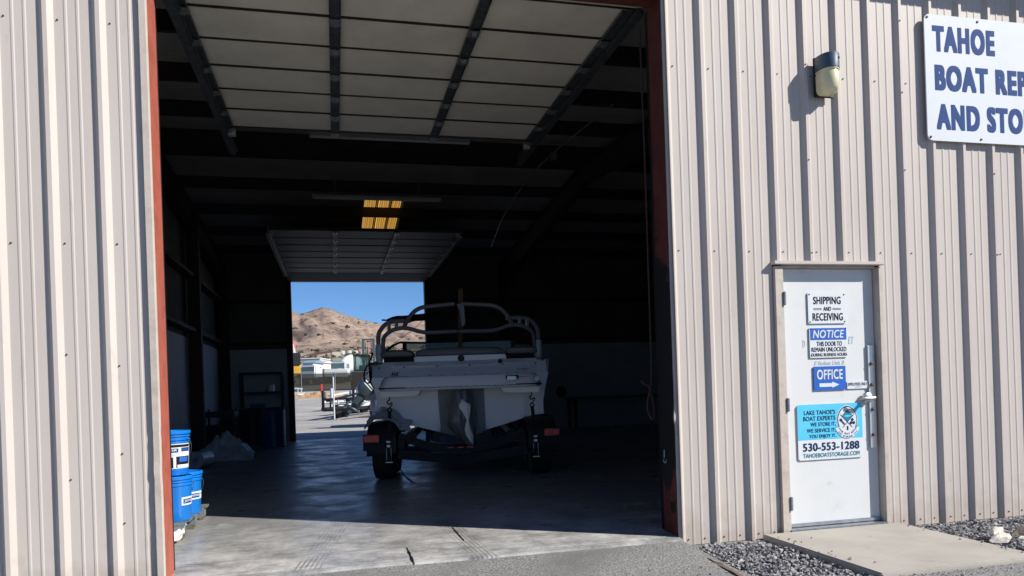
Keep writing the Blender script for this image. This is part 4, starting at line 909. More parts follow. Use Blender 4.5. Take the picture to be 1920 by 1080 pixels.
# centre of the transom
p = MB(); plate(p, [(-.325, 1.200), (.325, 1.200), (.335, .59), (.29, .575), (.02, .52), (-.30, .60)], .66, .715); p.build('transom_plate', 'greygel', boat)
p = MB(); p.box(-.13, .13, .50, .655, .95, 1.16); p.box(-.09, .09, .30, .50, .70, 1.10); p.box(-.045, .045, .28, .48, .45, .70); p.build('stern_drive', 'black', boat, bevel=.02)
for s_ in (-1, 1):
    p = MB().lathe([(0, -.03), (.03, -.026), (.034, 0)], (s_ * 1.185, .79, 1.605), (0, 1, 0), 14); p.tube([(s_ * 1.10, .78, 1.60), (s_ * 1.185, .75, 1.607), (s_ * 1.27, .78, 1.61)], .012, 8); p.build('cleat', 'galvdark', boat)
# name: letters on the stern, half hidden by the platform
def sl(b, x, z, w_, h_, m_, bold, shear=0):
    return text(b, x, z, w_, h_, 0, m_, boat, 'lettering', bold, shear, warp=lambda px, pz: Vector((px, stern((px + 1.24) / 2.48, (pz - 1.38) / .245)[1] - .006, pz)))
sl('H2', -.98, 1.425, .10, .05, 'blk', .03, .25); MB().box(-.98, -.72, .838, .842, 1.405, 1.411).build('stripe', 'blk', boat)
for s_, xs in (('FOUR', (-.42, -.25, -.08, .09)), ('WINNS', (.30, .43, .56, .70, .83))):
    for ch, x in zip(s_, xs): sl(ch, x - .04, 1.375, .055 if ch != 'W' else .09, .045, 'navydk', .0) if ch != 'I' else sl(ch, x - .03, 1.375, .008, .045, 'navydk', .0)
# tower
TW = 2.5
for s_ in (-1, 1):
    def mx(pts): return [(s_ * x, y, z) for x, y, z in pts]
    MB().tube(smooth_path(mx([(1.315, TW - .02, 1.80), (1.325, TW, 2.10), (1.285, TW + .02, 2.22), (1.20, TW + .05, 2.32), (1.08, TW + .06, 2.365), (.92, TW + .06, 2.37), (.79, TW + .06, 2.365)]), 5), .036, 12).build('tower_leg', 'tower', boat, smooth=60)
    MB().tube(smooth_path(mx([(1.25, TW - .03, 1.85), (1.235, TW - .06, 2.06), (1.17, TW - .09, 2.15), (1.05, TW - .11, 2.215), (.90, TW - .12, 2.235), (.78, TW - .12, 2.215), (.64, TW - .12, 2.17), (.48, TW - .12, 2.15), (.03, TW - .12, 2.155)]), 5), .034, 12).build('tower_tube', 'tower', boat, smooth=60)
    MB().tube(smooth_path(mx([(.90, TW - .10, 2.23), (.84, TW, 2.37), (.75, TW + .03, 2.49), (.66, TW + .04, 2.555), (.54, TW + .05, 2.59), (.3, TW + .05, 2.61), (.055, TW + .05, 2.63)]), 5), .036, 12).build('tower_hoop', 'tower', boat, smooth=60)
    for x, za, zb in ((1.14, 2.17, 2.33), (1.02, 2.23, 2.36)): MB().box(s_ * x - .02, s_ * x + .02, TW - .10, TW + .06, za, zb).build('tower_strut', 'tower', boat)
    MB().lathe([(.056, 1.60), (.060, 1.90), (.052, 1.98)], (s_ * 1.318, TW - .01, 0), n=14).build('tower_foot', 'gel', boat, smooth=40)
    MB().tube([(s_ * .36, TW + .05, 2.58), (s_ * .72, TW - .1, 2.22), (s_ * 1.20, TW - .2, 1.88)], .004, 5).build('tie_line', 'webbing' if s_ < 0 else 'rope', boat)
MB().tube([(-.5, TW - .12, 2.155), (.5, TW - .12, 2.15)], .012, 8).build('tower_rail', 'chrome', boat)
MB().prism([(-.02, 2.62), (.055, 2.62), (.10, 2.60), (.115, 2.30), (.08, 2.24), (.05, 2.26), (.03, 2.5)], lambda a, b: (a, TW - .02, b), lambda a, b: (a, TW + .02, b)).build('tower_hinge', 'tower', boat, bevel=.005)
# folded canopy
rings = []
for k in range(27):
    a = k / 26; x = -1.24 + 2.12 * a; r_ = .062 + .014 * fbm(a * 12, 1); e = min(1, a / .06, (1 - a) / .05); zc = 2.455 + .045 * math.sin(math.pi * a * .9) + .01 * fbm(a * 9, 4)
    rings.append([(x, 3.25 + r_ * (1 + .25 * fbm(a * 9, j)) * (.35 + .65 * e) * math.cos(t), zc + r_ * (1 + .3 * fbm(a * 7, j + 5)) * (.35 + .65 * e) * math.sin(t)) for j, t in enumerate([2 * math.pi * j / 10 for j in range(10)])])
MB().loft(rings).build('folded_canopy', 'canvas', boat, smooth=70)
MB().tube([(-1.33, 3.2, 2.455), (-1.1, 3.2, 2.44), (-1.0, 3.15, 2.40)], .016, 6).build('canopy_bow', 'black', boat)
# windscreen
MB().tube(smooth_path([(-1.24, 2.9, 1.90), (-1.13, 3.1, 2.00), (-1.02, 3.2, 2.055), (-.9, 3.22, 2.05), (0, 3.35, 2.025), (.9, 3.22, 2.06), (1.05, 3.2, 2.05), (1.2, 3.05, 1.97), (1.30, 2.85, 1.86)], 4), .02, 8).build('windscreen_frame', 'black', boat)
MB().box(-.985, -.915, 3.18, 3.22, 1.6, 2.04).box(.915, .985, 3.18, 3.22, 1.6, 2.04).build('windscreen_post', 'black', boat)
MB().prism([(-1.02, 1.65), (1.02, 1.65), (.98, 2.03), (-.98, 2.03)], lambda a, b: (a, 3.225, b), lambda a, b: (a, 3.230, b)).build('windscreen', 'glass', boat)
MB().bar((-.0, 2.9, 1.6), (.06, 2.9, 2.93), .085, .085, (0, 1, 0)).build('support_post', 'postwood', boat, bevel=.02)
p = MB().tube(smooth_path([(-1.20, .76, 1.60), (-1.29, .72, 1.58), (-1.34, .70, 1.48), (-1.335, .70, 1.36), (-1.29, .70, 1.33), (-1.25, .72, 1.40), (-1.27, .74, 1.6), (-1.23, .80, 1.74), (-1.27, 1.0, 1.76)], 6), .012, 8); p.build('mooring_line', 'webbing', boat, smooth=60)
p = MB().tube(smooth_path([(-1.28, .72, 1.5), (-1.255, .66, 1.36), (-1.21, .5, 1.28), (-1.17, .35, 1.25)], 6), .010, 7); p.build('mooring_line', 'webbing', boat, smooth=60)

# bag over the drive
bg = thing('drive_bag', 'grey plastic bag tied over the stern drive under the swim platform', 'bag', BO, BR)
rings = []
for z, cx, wx in ((1.185, .0, .125), (1.13, .0, .145), (1.07, .01, .15), (1.0, .0, .165), (.9, -.01, .195), (.78, -.015, .205), (.70, .0, .20), (.62, .03, .16), (.54, .07, .115), (.46, .10, .075), (.385, .135, .02)):
    rings.append([(cx + wx * (1 + .11 * fbm(math.cos(t) * 2.2, math.sin(t) * 2.2, z * 2.5)) * math.cos(t), .34 + (.14 + wx * .45) * math.sin(t) * (1 + .16 * fbm(math.cos(t) * 3, math.sin(t) * 3, z * 4 + 3)), z) for t in [2 * math.pi * j / 36 for j in range(36)]])
MB().loft(rings).build('bag_film', 'bag', bg, smooth=60)
p = MB(); rows = []
for z, x0, x1, y in ((1.06, -.005, .035, .14), (1.03, .0, .06, .11), (1.0, -.03, .115, .10), (.96, -.035, .12, .09), (.90, .01, .115, .085), (.82, .05, .10, .08), (.785, .065, .09, .082), (.75, .05, .10, .085), (.66, .035, .115, .095), (.58, .05, .145, .115), (.50, .10, .15, .16), (.40, .135, .148, .26)):
    rows.append([(x0 + (x1 - x0) * j / 6, y - .022 * math.sin(math.pi * j / 6) + .012 * fbm(j * .9, z * 9), z) for j in range(7)])
p.loft(rows, closed=False); p.build('white_liner', 'paper', bg, smooth=40)

# trailer
tr = thing('boat_trailer', 'black boat trailer under the white ski boat', 'trailer', BO, BR)
for s_ in (-1, 1):
    MB().bar((s_ * .80, -.02, .50), (s_ * .80, 5.2, .50), .09, .13).build('side_rail', 'frameblk', tr, bevel=.008)
    MB().box(*(sorted((s_ * 1.01, s_ * 1.30))), .0, .12, .43, .535).build('light_mount', 'frameblk', tr, bevel=.008)
    x0, x1 = sorted((s_ * 1.09, s_ * 1.29)); lt = MB().box(x0, x1, -.022, -.001, .545, .635).build('tail_light', 'redlens', tr, bevel=.006)
    MB().box(x0 - .01, x1 + .01, -.0005, .05, .536, .645).build('light_housing', 'rubber', tr)
    MB().box(s_ * 1.24 - .035, s_ * 1.24 + .035, -.026, -.0225, .565, .615).build('reflector', 'pink', lt)
    for k, yc in enumerate((.52, 1.32)):
        wh = MB().lathe([(.20, -.13), (.30, -.145), (.345, -.13), (.362, -.09), (.366, 0), (.362, .09), (.345, .13), (.30, .145), (.20, .13)], (s_ * 1.07, yc, .366), (1, 0, 0), 40).build('wheel', 'rubber', tr, smooth=40)
        MB().lathe([(0, -.05), (.05, -.06), (.19, -.03), (.20, -.1), (.2, .1), (0, .1)], (s_ * 1.07, yc, .366), (s_ * -1, 0, 0), 28).build('rim', 'galv', wh, smooth=30)
    pts = [(-.02, .40), (.0, .60), (.12, .72), (.30, .775), (.6, .78), (1.3, .78), (1.6, .74), (1.75, .6)]
    f = MB(); f.loft([[(s_ * .88, y, z), (s_ * 1.26, y, z), (s_ * 1.27, y + (.02 if y < .5 else -.02), z - .05), (s_ * .88, y + (.02 if y < .5 else -.02), z - .03)] for y, z in [(q[0] + .10, q[1]) for q in pts]]); f.build('fender', 'black', tr, smooth=40)
    MB().bar((s_ * .50, .75, .74 if False else .655), (s_ * .46, 4.8, .70), .10, .06).build('bunk', 'canvas', tr)
    for y in (.9, 2.6, 4.4): MB().bar((s_ * .50, y, .38), (s_ * .49, y, .64), .06, .06, (0, 1, 0)).build('bunk_post', 'frameblk', tr)
    # rear cross tube, rising from the middle to the rail
    MB().bar((0, .12, .375), (s_ * .47, .12, .46), .09, .10).build('cross_tube', 'frameblk', tr, bevel=.008); MB().bar((s_ * .46, .12, .46), (s_ * .84, .12, .60), .09, .10).build('cross_tube', 'frameblk', tr, bevel=.008)
    MB().bar((s_ * .86, .06, .37), (0, .20, .25), .07, .12).build('lower_brace', 'frameblk', tr)
    for xa in (.36, .68): MB().bar((s_ * xa, .13, .52), (s_ * (xa - .03), .13, .64), .11, .05, (0, 1, 0)).build('guide_block', 'frameblk', tr)
MB().bar((-1.0, .92, .36), (1.0, .92, .36), .09, .09).build('axle', 'black', tr); MB().bar((-.8, 5.2, .5), (0, 7.0, .5), .09, .12).build('tongue', 'frameblk', tr); MB().bar((.8, 5.2, .5), (0, 7.0, .5), .09, .12).build('tongue', 'frameblk', tr)
MB().bar((0, 6.9, .5), (0, 7.9, .5), .10, .12).build('tongue', 'frameblk', tr)
for k in range(3): MB().box(-.20 + k * .13, -.12 + k * .13, .050, .068, .425, .437).build('marker_light', 'redlens', tr)
MB().tube(smooth_path([(-.90, .0, .30), (-.83, -.03, .19), (-.74, -.06, .06), (-.66, -.10, .006)], 5), .007, 6).build('trailing_strap', 'webbing', tr)
# tie-down straps
for s_, side in ((-1, 'left'), (1, 'right')):
    sx = s_ * .965
    sp = thing('tie_down_strap', 'black ratchet strap hooked to the %s stern corner of the boat' % side, 'strap', BO, BR, 'ratchet straps at the stern')
    MB().tube(smooth_path([(sx, .30, 1.12), (sx, .28, 1.09), (sx - .03, .27, 1.06), (sx - .005, .27, 1.03), (sx + .028, .27, 1.05), (sx + .032, .27, 1.02), (sx, .27, .985), (sx - .028, .27, .955), (sx, .27, .925), (sx + .026, .27, .95), (sx, .27, .98)], 6), .009, 8).build('hook', 'black', sp, smooth=60)
    MB().bar((sx, .27, .935), (sx + s_ * .0, .0, .56), .045, .02, (0, 1, 0)).build('webbing', 'webbing', sp)
    rt = MB().box(sx - .035, sx + .035, -.04, .0, .46, .57).build('ratchet', 'black', sp, bevel=.006)
    MB().box(sx - .025, sx + .025, -.06, -.041, .535, .555).box(sx - .022, sx + .022, -.058, -.041, .475, .505).build('ratchet_spool', 'chrome', rt, bevel=.004)
    for dx in (-.03, .03): MB().box(sx + dx - .004, sx + dx + .004, -.05, -.035, .30, .46).build('ratchet_arm', 'galv', rt)
    MB().lathe([(0, -.05), (.045, -.05), (.045, .0), (0, 0)], (sx + s_ * -.02 * 0 - s_ * .03 + .0, -.04, .33), (1, 0, 0), 14).build('strap_roll', 'webbing', sp)
    MB().box(sx - .045, sx + .05, -.06, -.05, .272, .284).build('ratchet_handle', 'chrome', rt)
# film on the left fender
mb = MB(); mb.grid(lambda a, b: (-1.30 + .60 * a + .02 * fbm(a * 5, b * 5), .12 + .75 * b + .04 * fbm(a * 4, b * 4, 2), .80 + .15 * math.sin(math.pi * min(1, a * 1.25)) - .12 * max(0, a - .7) - .10 * (1 - b) ** 3 + .025 * fbm(a * 7, b * 7, 5) + .04 * b), 26, 22)
fo = mb.build('film_scrap', 'poly', smooth=25); fo.location = BO; fo.rotation_euler = (0, 0, BR); tag(fo, 'pale plastic film draped over the left trailer fender', 'plastic film')

# ================================================================== REAR YARD
def gz(p): return yard_z(p.x, p.y)
def wheel_mb(mbx, c, r, w_, ax=(0, 1, 0)): mbx.lathe([(r * .5, -w_ / 2), (r * .92, -w_ / 2), (r, -w_ / 3), (r, w_ / 3), (r * .92, w_ / 2), (r * .5, w_ / 2)], c, ax, 20)
# fishing boat with a tilted outboard
fb = thing('fishing_boat', 'blue and white boat with a grey tilted outboard just outside the rear door', 'boat', (1.42, 22.2, 0))
def fsec(x):
    t = x / 6.0; k = max(.03, 1 - max(0, (t - .4) / .6) ** 2); up = .5 * max(0, t - .4) ** 1.5
    return [(x, -1.15 * k, 1.30), (x, -1.05 * k, .95 + up * .3), (x, -.95 * k, .70 + up), (x, 0, .50 + up), (x, .95 * k, .70 + up), (x, 1.05 * k, .95 + up * .3), (x, 1.15 * k, 1.30)]
MB().loft([fsec(x) for x in (0, 1, 2, 3, 4, 5, 5.7, 6)]).build('hull', 'hullblue', fb, smooth=40)
MB().loft([[(x, -1.17 * k, 1.29), (x, 1.17 * k, 1.29), (x, 1.13 * k, 1.40), (x, -1.13 * k, 1.40)] for x, k in ((-.01, 1), (2.4, 1), (4, .8), (5.2, .5), (6.05, .05))]).build('gunwale', 'gel', fb)
tmx = Matrix.Rotation(R(36), 3, 'Y')
def ob(p): v = tmx @ Vector(p) * .95; return (v.x - .46, v.y - .6, v.z + 1.12)
mtr = MB()
def orng(w_, d0, d1, z): return [ob(((d0 + d1) / 2 + (d1 - d0) / 2 * math.copysign(abs(math.cos(t)) ** .6, math.cos(t)), w_ * math.copysign(abs(math.sin(t)) ** .7, math.sin(t)), z)) for t in [2 * math.pi * j / 24 for j in range(24)]]
cw = MB().loft([orng(.16, -.26, .20, .0), orng(.22, -.36, .27, .10), orng(.25, -.40, .32, .32), orng(.25, -.38, .32, .58), orng(.21, -.30, .28, .74), orng(.12, -.16, .18, .80)]).build('outboard_cowl', 'outb', fb, smooth=50)
p = MB()
for z in (.40, .50): p.add([ob((-.24, -.256, z)), ob((.16, -.258, z - .10)), ob((.16, -.258, z - .07)), ob((-.24, -.256, z + .05))], [(0, 1, 2, 3)])
p.build('cowl_stripe', 'white', cw)
text('YAMAHA', -.15, .60, .24, .06, 0, 'white', cw, 'lettering', .02, warp=lambda px, pz: Vector(ob((px, -.252, pz))))
MB().loft([orng(.13, -.24, .17, .08), orng(.11, -.20, .15, -.12), orng(.09, -.19, .14, -.32), orng(.06, -.17, .14, -.56)]).build('outboard_midsection', 'outb', fb, smooth=50)
p = MB().loft([orng(.15, -.38, .16, -.40), orng(.15, -.38, .16, -.42)]); p.loft([[ob((x, r_ * math.cos(t), -.62 + r_ * math.sin(t))) for t in [2 * math.pi * j / 12 for j in range(12)]] for x, r_ in ((.2, .01), (.12, .055), (-.2, .06), (-.28, .035))]); p.add([ob((.06, -.008, -.66)), ob((-.12, -.008, -.66)), ob((-.14, -.008, -.84)), ob((-.04, -.008, -.84)), ob((.06, .008, -.66)), ob((-.12, .008, -.66)), ob((-.14, .008, -.84)), ob((-.04, .008, -.84))], cf)
p.build('outboard_lower_unit', 'outb', fb, smooth=30)
p = MB()
for k in range(3):
    a = R(120 * k); p.add([ob((-.28, .03 * math.cos(a), -.62 + .03 * math.sin(a))), ob((-.24, .17 * math.cos(a - .4), -.62 + .17 * math.sin(a - .4))), ob((-.30, .19 * math.cos(a), -.62 + .19 * math.sin(a))), ob((-.36, .17 * math.cos(a + .4), -.62 + .17 * math.sin(a + .4)))], [(0, 1, 2, 3)])
p.build('propeller', 'chrome', fb, fix=False)
MB().loft([orng(.095, -.197, .147, -.20), orng(.095, -.197, .147, -.235)]).build('leg_band', 'white', fb); MB().loft([orng(.088, -.19, .143, -.31), orng(.088, -.19, .143, -.335)]).build('leg_band', 'white', fb)
MB().box(-.40, .03, -.76, -.44, .92, 1.24).box(-.22, -.04, -.70, -.50, .55, .918).build('clamp_bracket', 'chrome', fb, bevel=.02)
ft = thing('boat_trailer', 'galvanised trailer carrying the blue and white boat', 'trailer', (1.42, 22.2, 0))
for s_ in (-.7, .7): MB().box(-.1, 6.4, s_ - .04, s_ + .04, .40, .50).build('side_rail', 'galv', ft)
for x in (.6, 3.0, 5.0): MB().box(x, x + .08, -.7, .7, .401, .499).build('cross_beam', 'galv', ft)
for s_ in (-.9, .9):
    p = MB(); wheel_mb(p, (1.8, s_, .31), .33, .2); p.build('wheel', 'rubber', ft)

# empty aluminium trailers
def empty_trailer(p, rz, L, W, label, frame='alu', posts='black', tall=0.0, bunks=True, post_h=1.45):
    t = thing('boat_trailer', label, 'trailer', (p.x, p.y, p.z), rz, 'empty boat trailers in the yard')
    for s_ in (-1, 1):
        MB().box(s_ * W / 2 - .05, s_ * W / 2 + .05, 0, L, .50, .64).build('side_rail', frame, t)
        if bunks: MB().bar((s_ * W * .33, .1, .95), (s_ * W * .20, L * .8, 1.40), .20, .10).build('bunk', 'alu' if frame == 'alu' else 'canvas', t)
        for y in (.15, L * .6): MB().box(s_ * W * .27 - .03, s_ * W * .27 + .03, y, y + .06, .58, .94 + .25 * (y > 1)).build('bunk_post', frame, t)
        if posts: MB().box(s_ * (W / 2 + .02) - .05, s_ * (W / 2 + .02) + .05, .1, .2, .45, post_h).build('guide_post', posts, t)
        for y in (L * .36, L * .5):
            q = MB(); wheel_mb(q, (s_ * (W / 2 + .2), y, .32), .33, .2, (1, 0, 0)); q.build('wheel', 'rubber', t)
        MB().loft([[(s_ * (W / 2 + .09), y, z), (s_ * (W / 2 + .33), y, z), (s_ * (W / 2 + .33), y, z - .04), (s_ * (W / 2 + .09), y, z - .04)] for y, z in ((L * .36 - .42, .45), (L * .36 - .3, .68), (L * .36, .74), (L * .5, .74), (L * .5 + .3, .68), (L * .5 + .42, .45))]).build('fender', frame, t)
        MB().bar((s_ * W / 2, L, .57), (0, L + 1.5, .55), .09, .12).build('tongue', frame, t)
    for y in (.12, L * .2, L * .45, L * .6, L * .75, L * .9): MB().box(-W / 2, W / 2, y, y + .10, .44, .54).build('cross_beam', frame, t)
    if tall:
        MB().tube([(-.1, -.1, .0), (-.1, -.1, tall)], .035, 8).build('jack_pole', 'alu', t); MB().box(-.2, 0, -.2, .0, 0, .05).build('jack_foot', 'black', t)
        MB().box(-W / 2, W / 2, .02, .09, 1.0, 1.08).build('crossbar', 'black', t)
    return t
def gp(u, d):
    p = at(u, 735, d); p.z = gz(p); return p
empty_trailer(gp(631, 35.2), R(-26), 5.8, 1.55, 'black and silver empty trailer with tall white pole, nearest in the yard', 'black', 'black', 2.1)
empty_trailer(gp(642, 39), R(-40), 6.2, 1.7, 'silver empty trailer directly behind the nearest black one', 'alu', 'alu', 0, True, 1.5)
empty_trailer(gp(630, 44), R(-36), 6.0, 1.8, 'silver empty trailer second behind the nearest black one', 'alu', 'galv', 0, True, 1.2)
empty_trailer(gp(658, 46), R(-46), 6.0, 1.8, 'silver empty trailer rearmost, partly behind the outboard', 'alu', None, 0, True, 1.3)
empty_trailer(gp(566, 60), R(78), 6.4, 1.9, 'galvanised trailer with round fender by the left edge of the rear doorway', 'alu', None, 0, True, 1.2)
# earth bank
mb = MB()
def bank(a, b):
    q = at(535 + 120 * a, 735, 63 + 8 * b); h = 1.0 * math.sin(math.pi * b) * max(0, math.sin(math.pi * a)) ** .4 * (.65 + .5 * fbm(a * 9, b * 2, 3))
    return (q.x, q.y, yard_z(q.x, q.y) - .05 + max(0, h) * .42)
mb.grid(bank, 80, 16); tag(mb.build('earth_bank', 'earth', smooth=50), 'low bank of orange earth below the fence', 'earth bank', kind='structure')
# fence
A, B = at(500, 735, 74), at(760, 735, 76)
fe = thing('chain_fence', 'chain link fence with black privacy mesh across the yard', 'fence', ((A.x + B.x) / 2, (A.y + B.y) / 2, gz((A + B) / 2)))
fo_ = fe.location; N = 4
p = MB(); r1 = []; r2 = []
for k in range(N * 4 + 1):
    q = A.lerp(B, k / (N * 4)); z = yard_z(q.x, q.y); r1.append((q.x, q.y + .03 * math.sin(k), z - .05)); r2.append((q.x, q.y, z + 1.80))
p.loft([r1, r2], closed=False); p.build('privacy_mesh', 'screen', fe, org=fo_)
for k in range(N + 1):
    q = A.lerp(B, (k + .02) / N * .97); z = yard_z(q.x, q.y); MB().tube([(q.x, q.y - .06, z - .1), (q.x, q.y - .06, z + 1.95)], .035, 8).build('post', 'galv', fe, org=fo_)
qa, qb = A, B; MB().tube([(A.x, A.y - .02, yard_z(A.x, A.y) + 1.86), (B.x, B.y - .02, yard_z(B.x, B.y) + 1.86)], .03, 6).build('top_rail', 'galv', fe, org=fo_)
q = gp(603, 71); tag(MB().lathe([(.09, 0), (.09, .75), (.11, .77), (.07, .86), (0, .87)], q, n=12).build('red_post', 'redlens', org=q), 'short red post standing in front of the black mesh fence', 'post')
# vehicles beyond the fence
def mixer(p, rz):
    t = thing('mixer_truck', 'white cement mixer truck behind the black mesh fence', 'truck', p, rz)
    MB().box(-1.0, 7.2, -.45, .45, .75, 1.05).build('chassis', 'black', t)
    MB().box(-1.2, .75, -1.0, 1.0, 1.0, 1.95).box(-1.35, -1.2, -.9, .9, .7, 1.5).build('hood', 'truckwhite', t, bevel=.12)
    cb = MB().box(.7, 2.2, -1.2, 1.2, 1.0, 3.0).build('cab', 'truckwhite', t, bevel=.12)
    MB().box(.66, .72, -1.0, 1.0, 2.0, 2.8).box(.95, 1.9, -1.23, -1.17, 2.0, 2.75).build('window', 'glass', cb)
    MB().lathe([(.5, -.2), (1.0, .2), (1.35, 1.6), (1.35, 2.6), (.75, 4.4), (.55, 4.7)], (2.6, 0, 2.35), (1, 0, .22), 24).build('drum', 'truckwhite', t, smooth=40)
    MB().box(6.4, 7.2, -.5, .5, 3.0, 3.9).build('hopper', 'truckgrey', t, bevel=.1)
    for x in (-.3, 4.4, 5.6):
        for s_ in (-1, 1):
            q = MB(); wheel_mb(q, (x, s_ * 1.0, .52), .52, .35); w1 = q.build('wheel', 'rubber', t); MB().lathe([(0, -.02), (.26, -.02), (.26, .02)], (x, s_ * 1.19, .52), (0, 1, 0), 14).build('rim', 'alu', w1)
mixer(gp(631, 106), R(62))
def box_truck(p, rz):
    t = thing('flatbed_truck', 'grey white truck left of the cement mixer behind the fence', 'truck', p, rz)
    MB().box(-.8, 7, -.45, .45, .7, 1.0).build('chassis', 'black', t); MB().box(-1.1, .7, -1.1, 1.1, .9, 2.6).build('cab', 'truckwhite', t, bevel=.15)
    MB().box(-1.13, -1.07, -.95, .95, 1.8, 2.4).build('window', 'glass', t); MB().box(.9, 6.8, -1.2, 1.2, 1.05, 2.15).build('dump_body', 'truckgrey', t, bevel=.05)
    for x in (0, 4.6, 5.8):
        for s_ in (-1, 1): q = MB(); wheel_mb(q, (x, s_ * 1.0, .5), .5, .32); q.build('wheel', 'rubber', t)
box_truck(gp(588, 98), R(58))
def forklift(p, rz):
    t = thing('forklift', 'tall grey forklift with glazed cab and raised mast beyond the fence', 'forklift', p, rz)
    MB().box(-1.0, 1.1, -1.6, 1.3, .55, 1.55).build('body', 'forkgrey', t, bevel=.12); MB().box(-.85, .85, -2.2, -1.5, .6, 2.0).build('counterweight', 'black', t, bevel=.15)
    c_ = MB()
    for x in (-.75, .75):
        for y in (-1.0, .5): c_.box(x - .06, x + .06, y - .06, y + .06, 1.55, 3.55)
    c_.box(-.85, .85, -1.1, .6, 3.5, 3.62); cab_ = c_.build('cab_frame', 'black', t)
    MB().box(-.70, .70, -.95, .45, 1.6, 3.48).build('cab_glass', 'glass', cab_); MB().box(-.3, .3, -.5, 0, 1.6, 2.5).build('seat', 'black', cab_)
    for x in (.05, 1.15): MB().box(x - .14, x + .14, .95, 1.15, .3, 5.25).build('mast_rail', 'forkgrey', t)
    for x in (.30, .90): MB().box(x - .05, x + .05, 1.0, 1.1, .5, 5.0).build('inner_rail', 'forkgrey', t)
    MB().box(-.05, 1.25, .93, 1.17, 5.25, 5.42).box(0, 1.2, .97, 1.13, 2.4, 2.55).build('mast_bar', 'forkgrey', t); MB().tube([(.6, 1.05, .5), (.6, 1.05, 4.9)], .06, 8).build('lift_cylinder', 'pink', t)
    MB().box(.1, 1.1, 1.2, 1.3, .5, 1.3).build('fork_carriage', 'black', t)
    MB().lathe([(0, -.1), (.14, -.05), (.14, .05), (0, .1)], (-.35, .7, 4.1), n=10).build('work_light', 'orange', t)
    for x in (-.85, .85):
        for y, r_ in ((.8, .6), (-1.3, .5)): q = MB(); wheel_mb(q, (x, y, r_), r_, .4, (1, 0, 0)); q.build('wheel', 'rubber', t)
forklift(gp(681, 78), R(-8))
def crane(p, rz):
    t = thing('crane_truck', 'yellow truck crane with a white raised boom at the left of the rear doorway', 'crane', p, rz)
    MB().box(-2.6, 3.2, -1.1, 1.1, .9, 1.4).build('carrier', 'yellow', t, bevel=.08); MB().box(-1.4, .6, -1.0, 1.0, 1.4, 2.6).build('house', 'yellow', t, bevel=.1); MB().box(-.5, .7, -1.15, -.5, 2.6, 4.3).build('cab', 'black', t, bevel=.1)
    bm = MB().bar((.35, 0, 2.3), (-.75, 0, 6.4), .5, .55, (1, 0, .3)).build('boom', 'truckwhite', t, bevel=.04)
    MB().bar((-.72, 0, 6.3), (-1.6, 0, 9.4), .36, .40, (1, 0, .3)).build('boom_extension', 'truckgrey', bm); MB().lathe([(0, -.3), (.35, -.3), (.35, .3), (0, .3)], (-.75, 0, 6.4), (0, 1, 0), 12).build('boom_head', 'black', bm)
    for x in (-2, -.6, 1.2, 2.6):
        for s_ in (-1, 1): q = MB(); wheel_mb(q, (x, s_ * .95, .5), .5, .35); q.build('wheel', 'rubber', t)
crane(gp(556, 100), R(0))
# far sheds and yard buildings
def hz_(p):
    th = math.atan2(p.x, p.y + CD); rr = math.hypot(p.x, p.y + CD); return hill_pt((th - HA0) / HAW, math.log(rr / 85) / math.log(1050 / 85))[2]
def shed(u0, u1, v0, v1, d, dep, wall, roofm, label, flat=False):
    a, b = at(u0, v1, d), at(u1, v1, d); c_ = (a + b) / 2; W = (b - a).length; H = (v1 - v0) / FPX * d; g = min(hz_(c_), a.z) - .5
    t = thing('shed', label, 'shed', (c_.x, c_.y, g), math.atan2(b.y - a.y, b.x - a.x)); h0 = (a.z - g) + H
    wl_ = MB().box(-W / 2, W / 2, 0, dep, 0, h0 * .86).build('wall', wall, t)
    if flat: MB().box(-W / 2 - .2, W / 2 + .2, -.3, dep, h0 * .86 + .003, h0).build('roof', roofm, t)
    else: MB().prism([(-.5, h0 * .84), (dep / 2, h0 * 1.05), (dep + .5, h0 * .84)], lambda y, z: (-W / 2 - .3, y, z), lambda y, z: (W / 2 + .3, y, z)).build('roof', roofm, t)
    nw = max(1, int(W / 4))
    for k in range(nw): x = -W / 2 + W * (k + .5) / nw; MB().box(x - .9, x + .9, -.06, -.002, h0 * .45, h0 * .68).build('window', 'shedblue', wl_)
shed(568, 588, 676, 692, 150, 8, 'shedwhite', 'shedblue', 'small white shed with a blue roof right of the crane')
shed(588, 606, 677, 690, 170, 10, 'shedwhite', 'truckwhite', 'plain white shed between the blue roofed shed and the mixer')
shed(598, 668, 677, 690, 200, 14, 'shedwhite', 'shedgreen', 'long white shed with a pale green roof behind the mixer', True)
shed(560, 600, 672, 680, 240, 14, 'concrete', 'shedwhite', 'long low pale building farthest behind the crane', True)
q = gp(595, 98); t = thing('orange_barrier', 'orange loader box standing left of the mixer truck', 'equipment', (q.x, q.y, q.z)); MB().box(-.6, .6, -.5, .5, 2.1, 2.5).build('box', 'orange', t, bevel=.1); MB().box(-.45, .45, -.4, .4, 0, 2.098).build('stand', 'black', t)
q = gp(545, 118); t = thing('red_tank', 'faded red tank on a yellow stand at the doorway edge', 'tank', (q.x, q.y, q.z)); MB().lathe([(0, 0), (1.0, .1), (1.0, 2.6), (.6, 2.9), (0, 2.9)], (0, 0, 3.4), n=18).build('tank', 'pink', t, smooth=40); MB().box(-.9, .9, -.9, .9, 0, 3.398).build('stand', 'yellow', t)
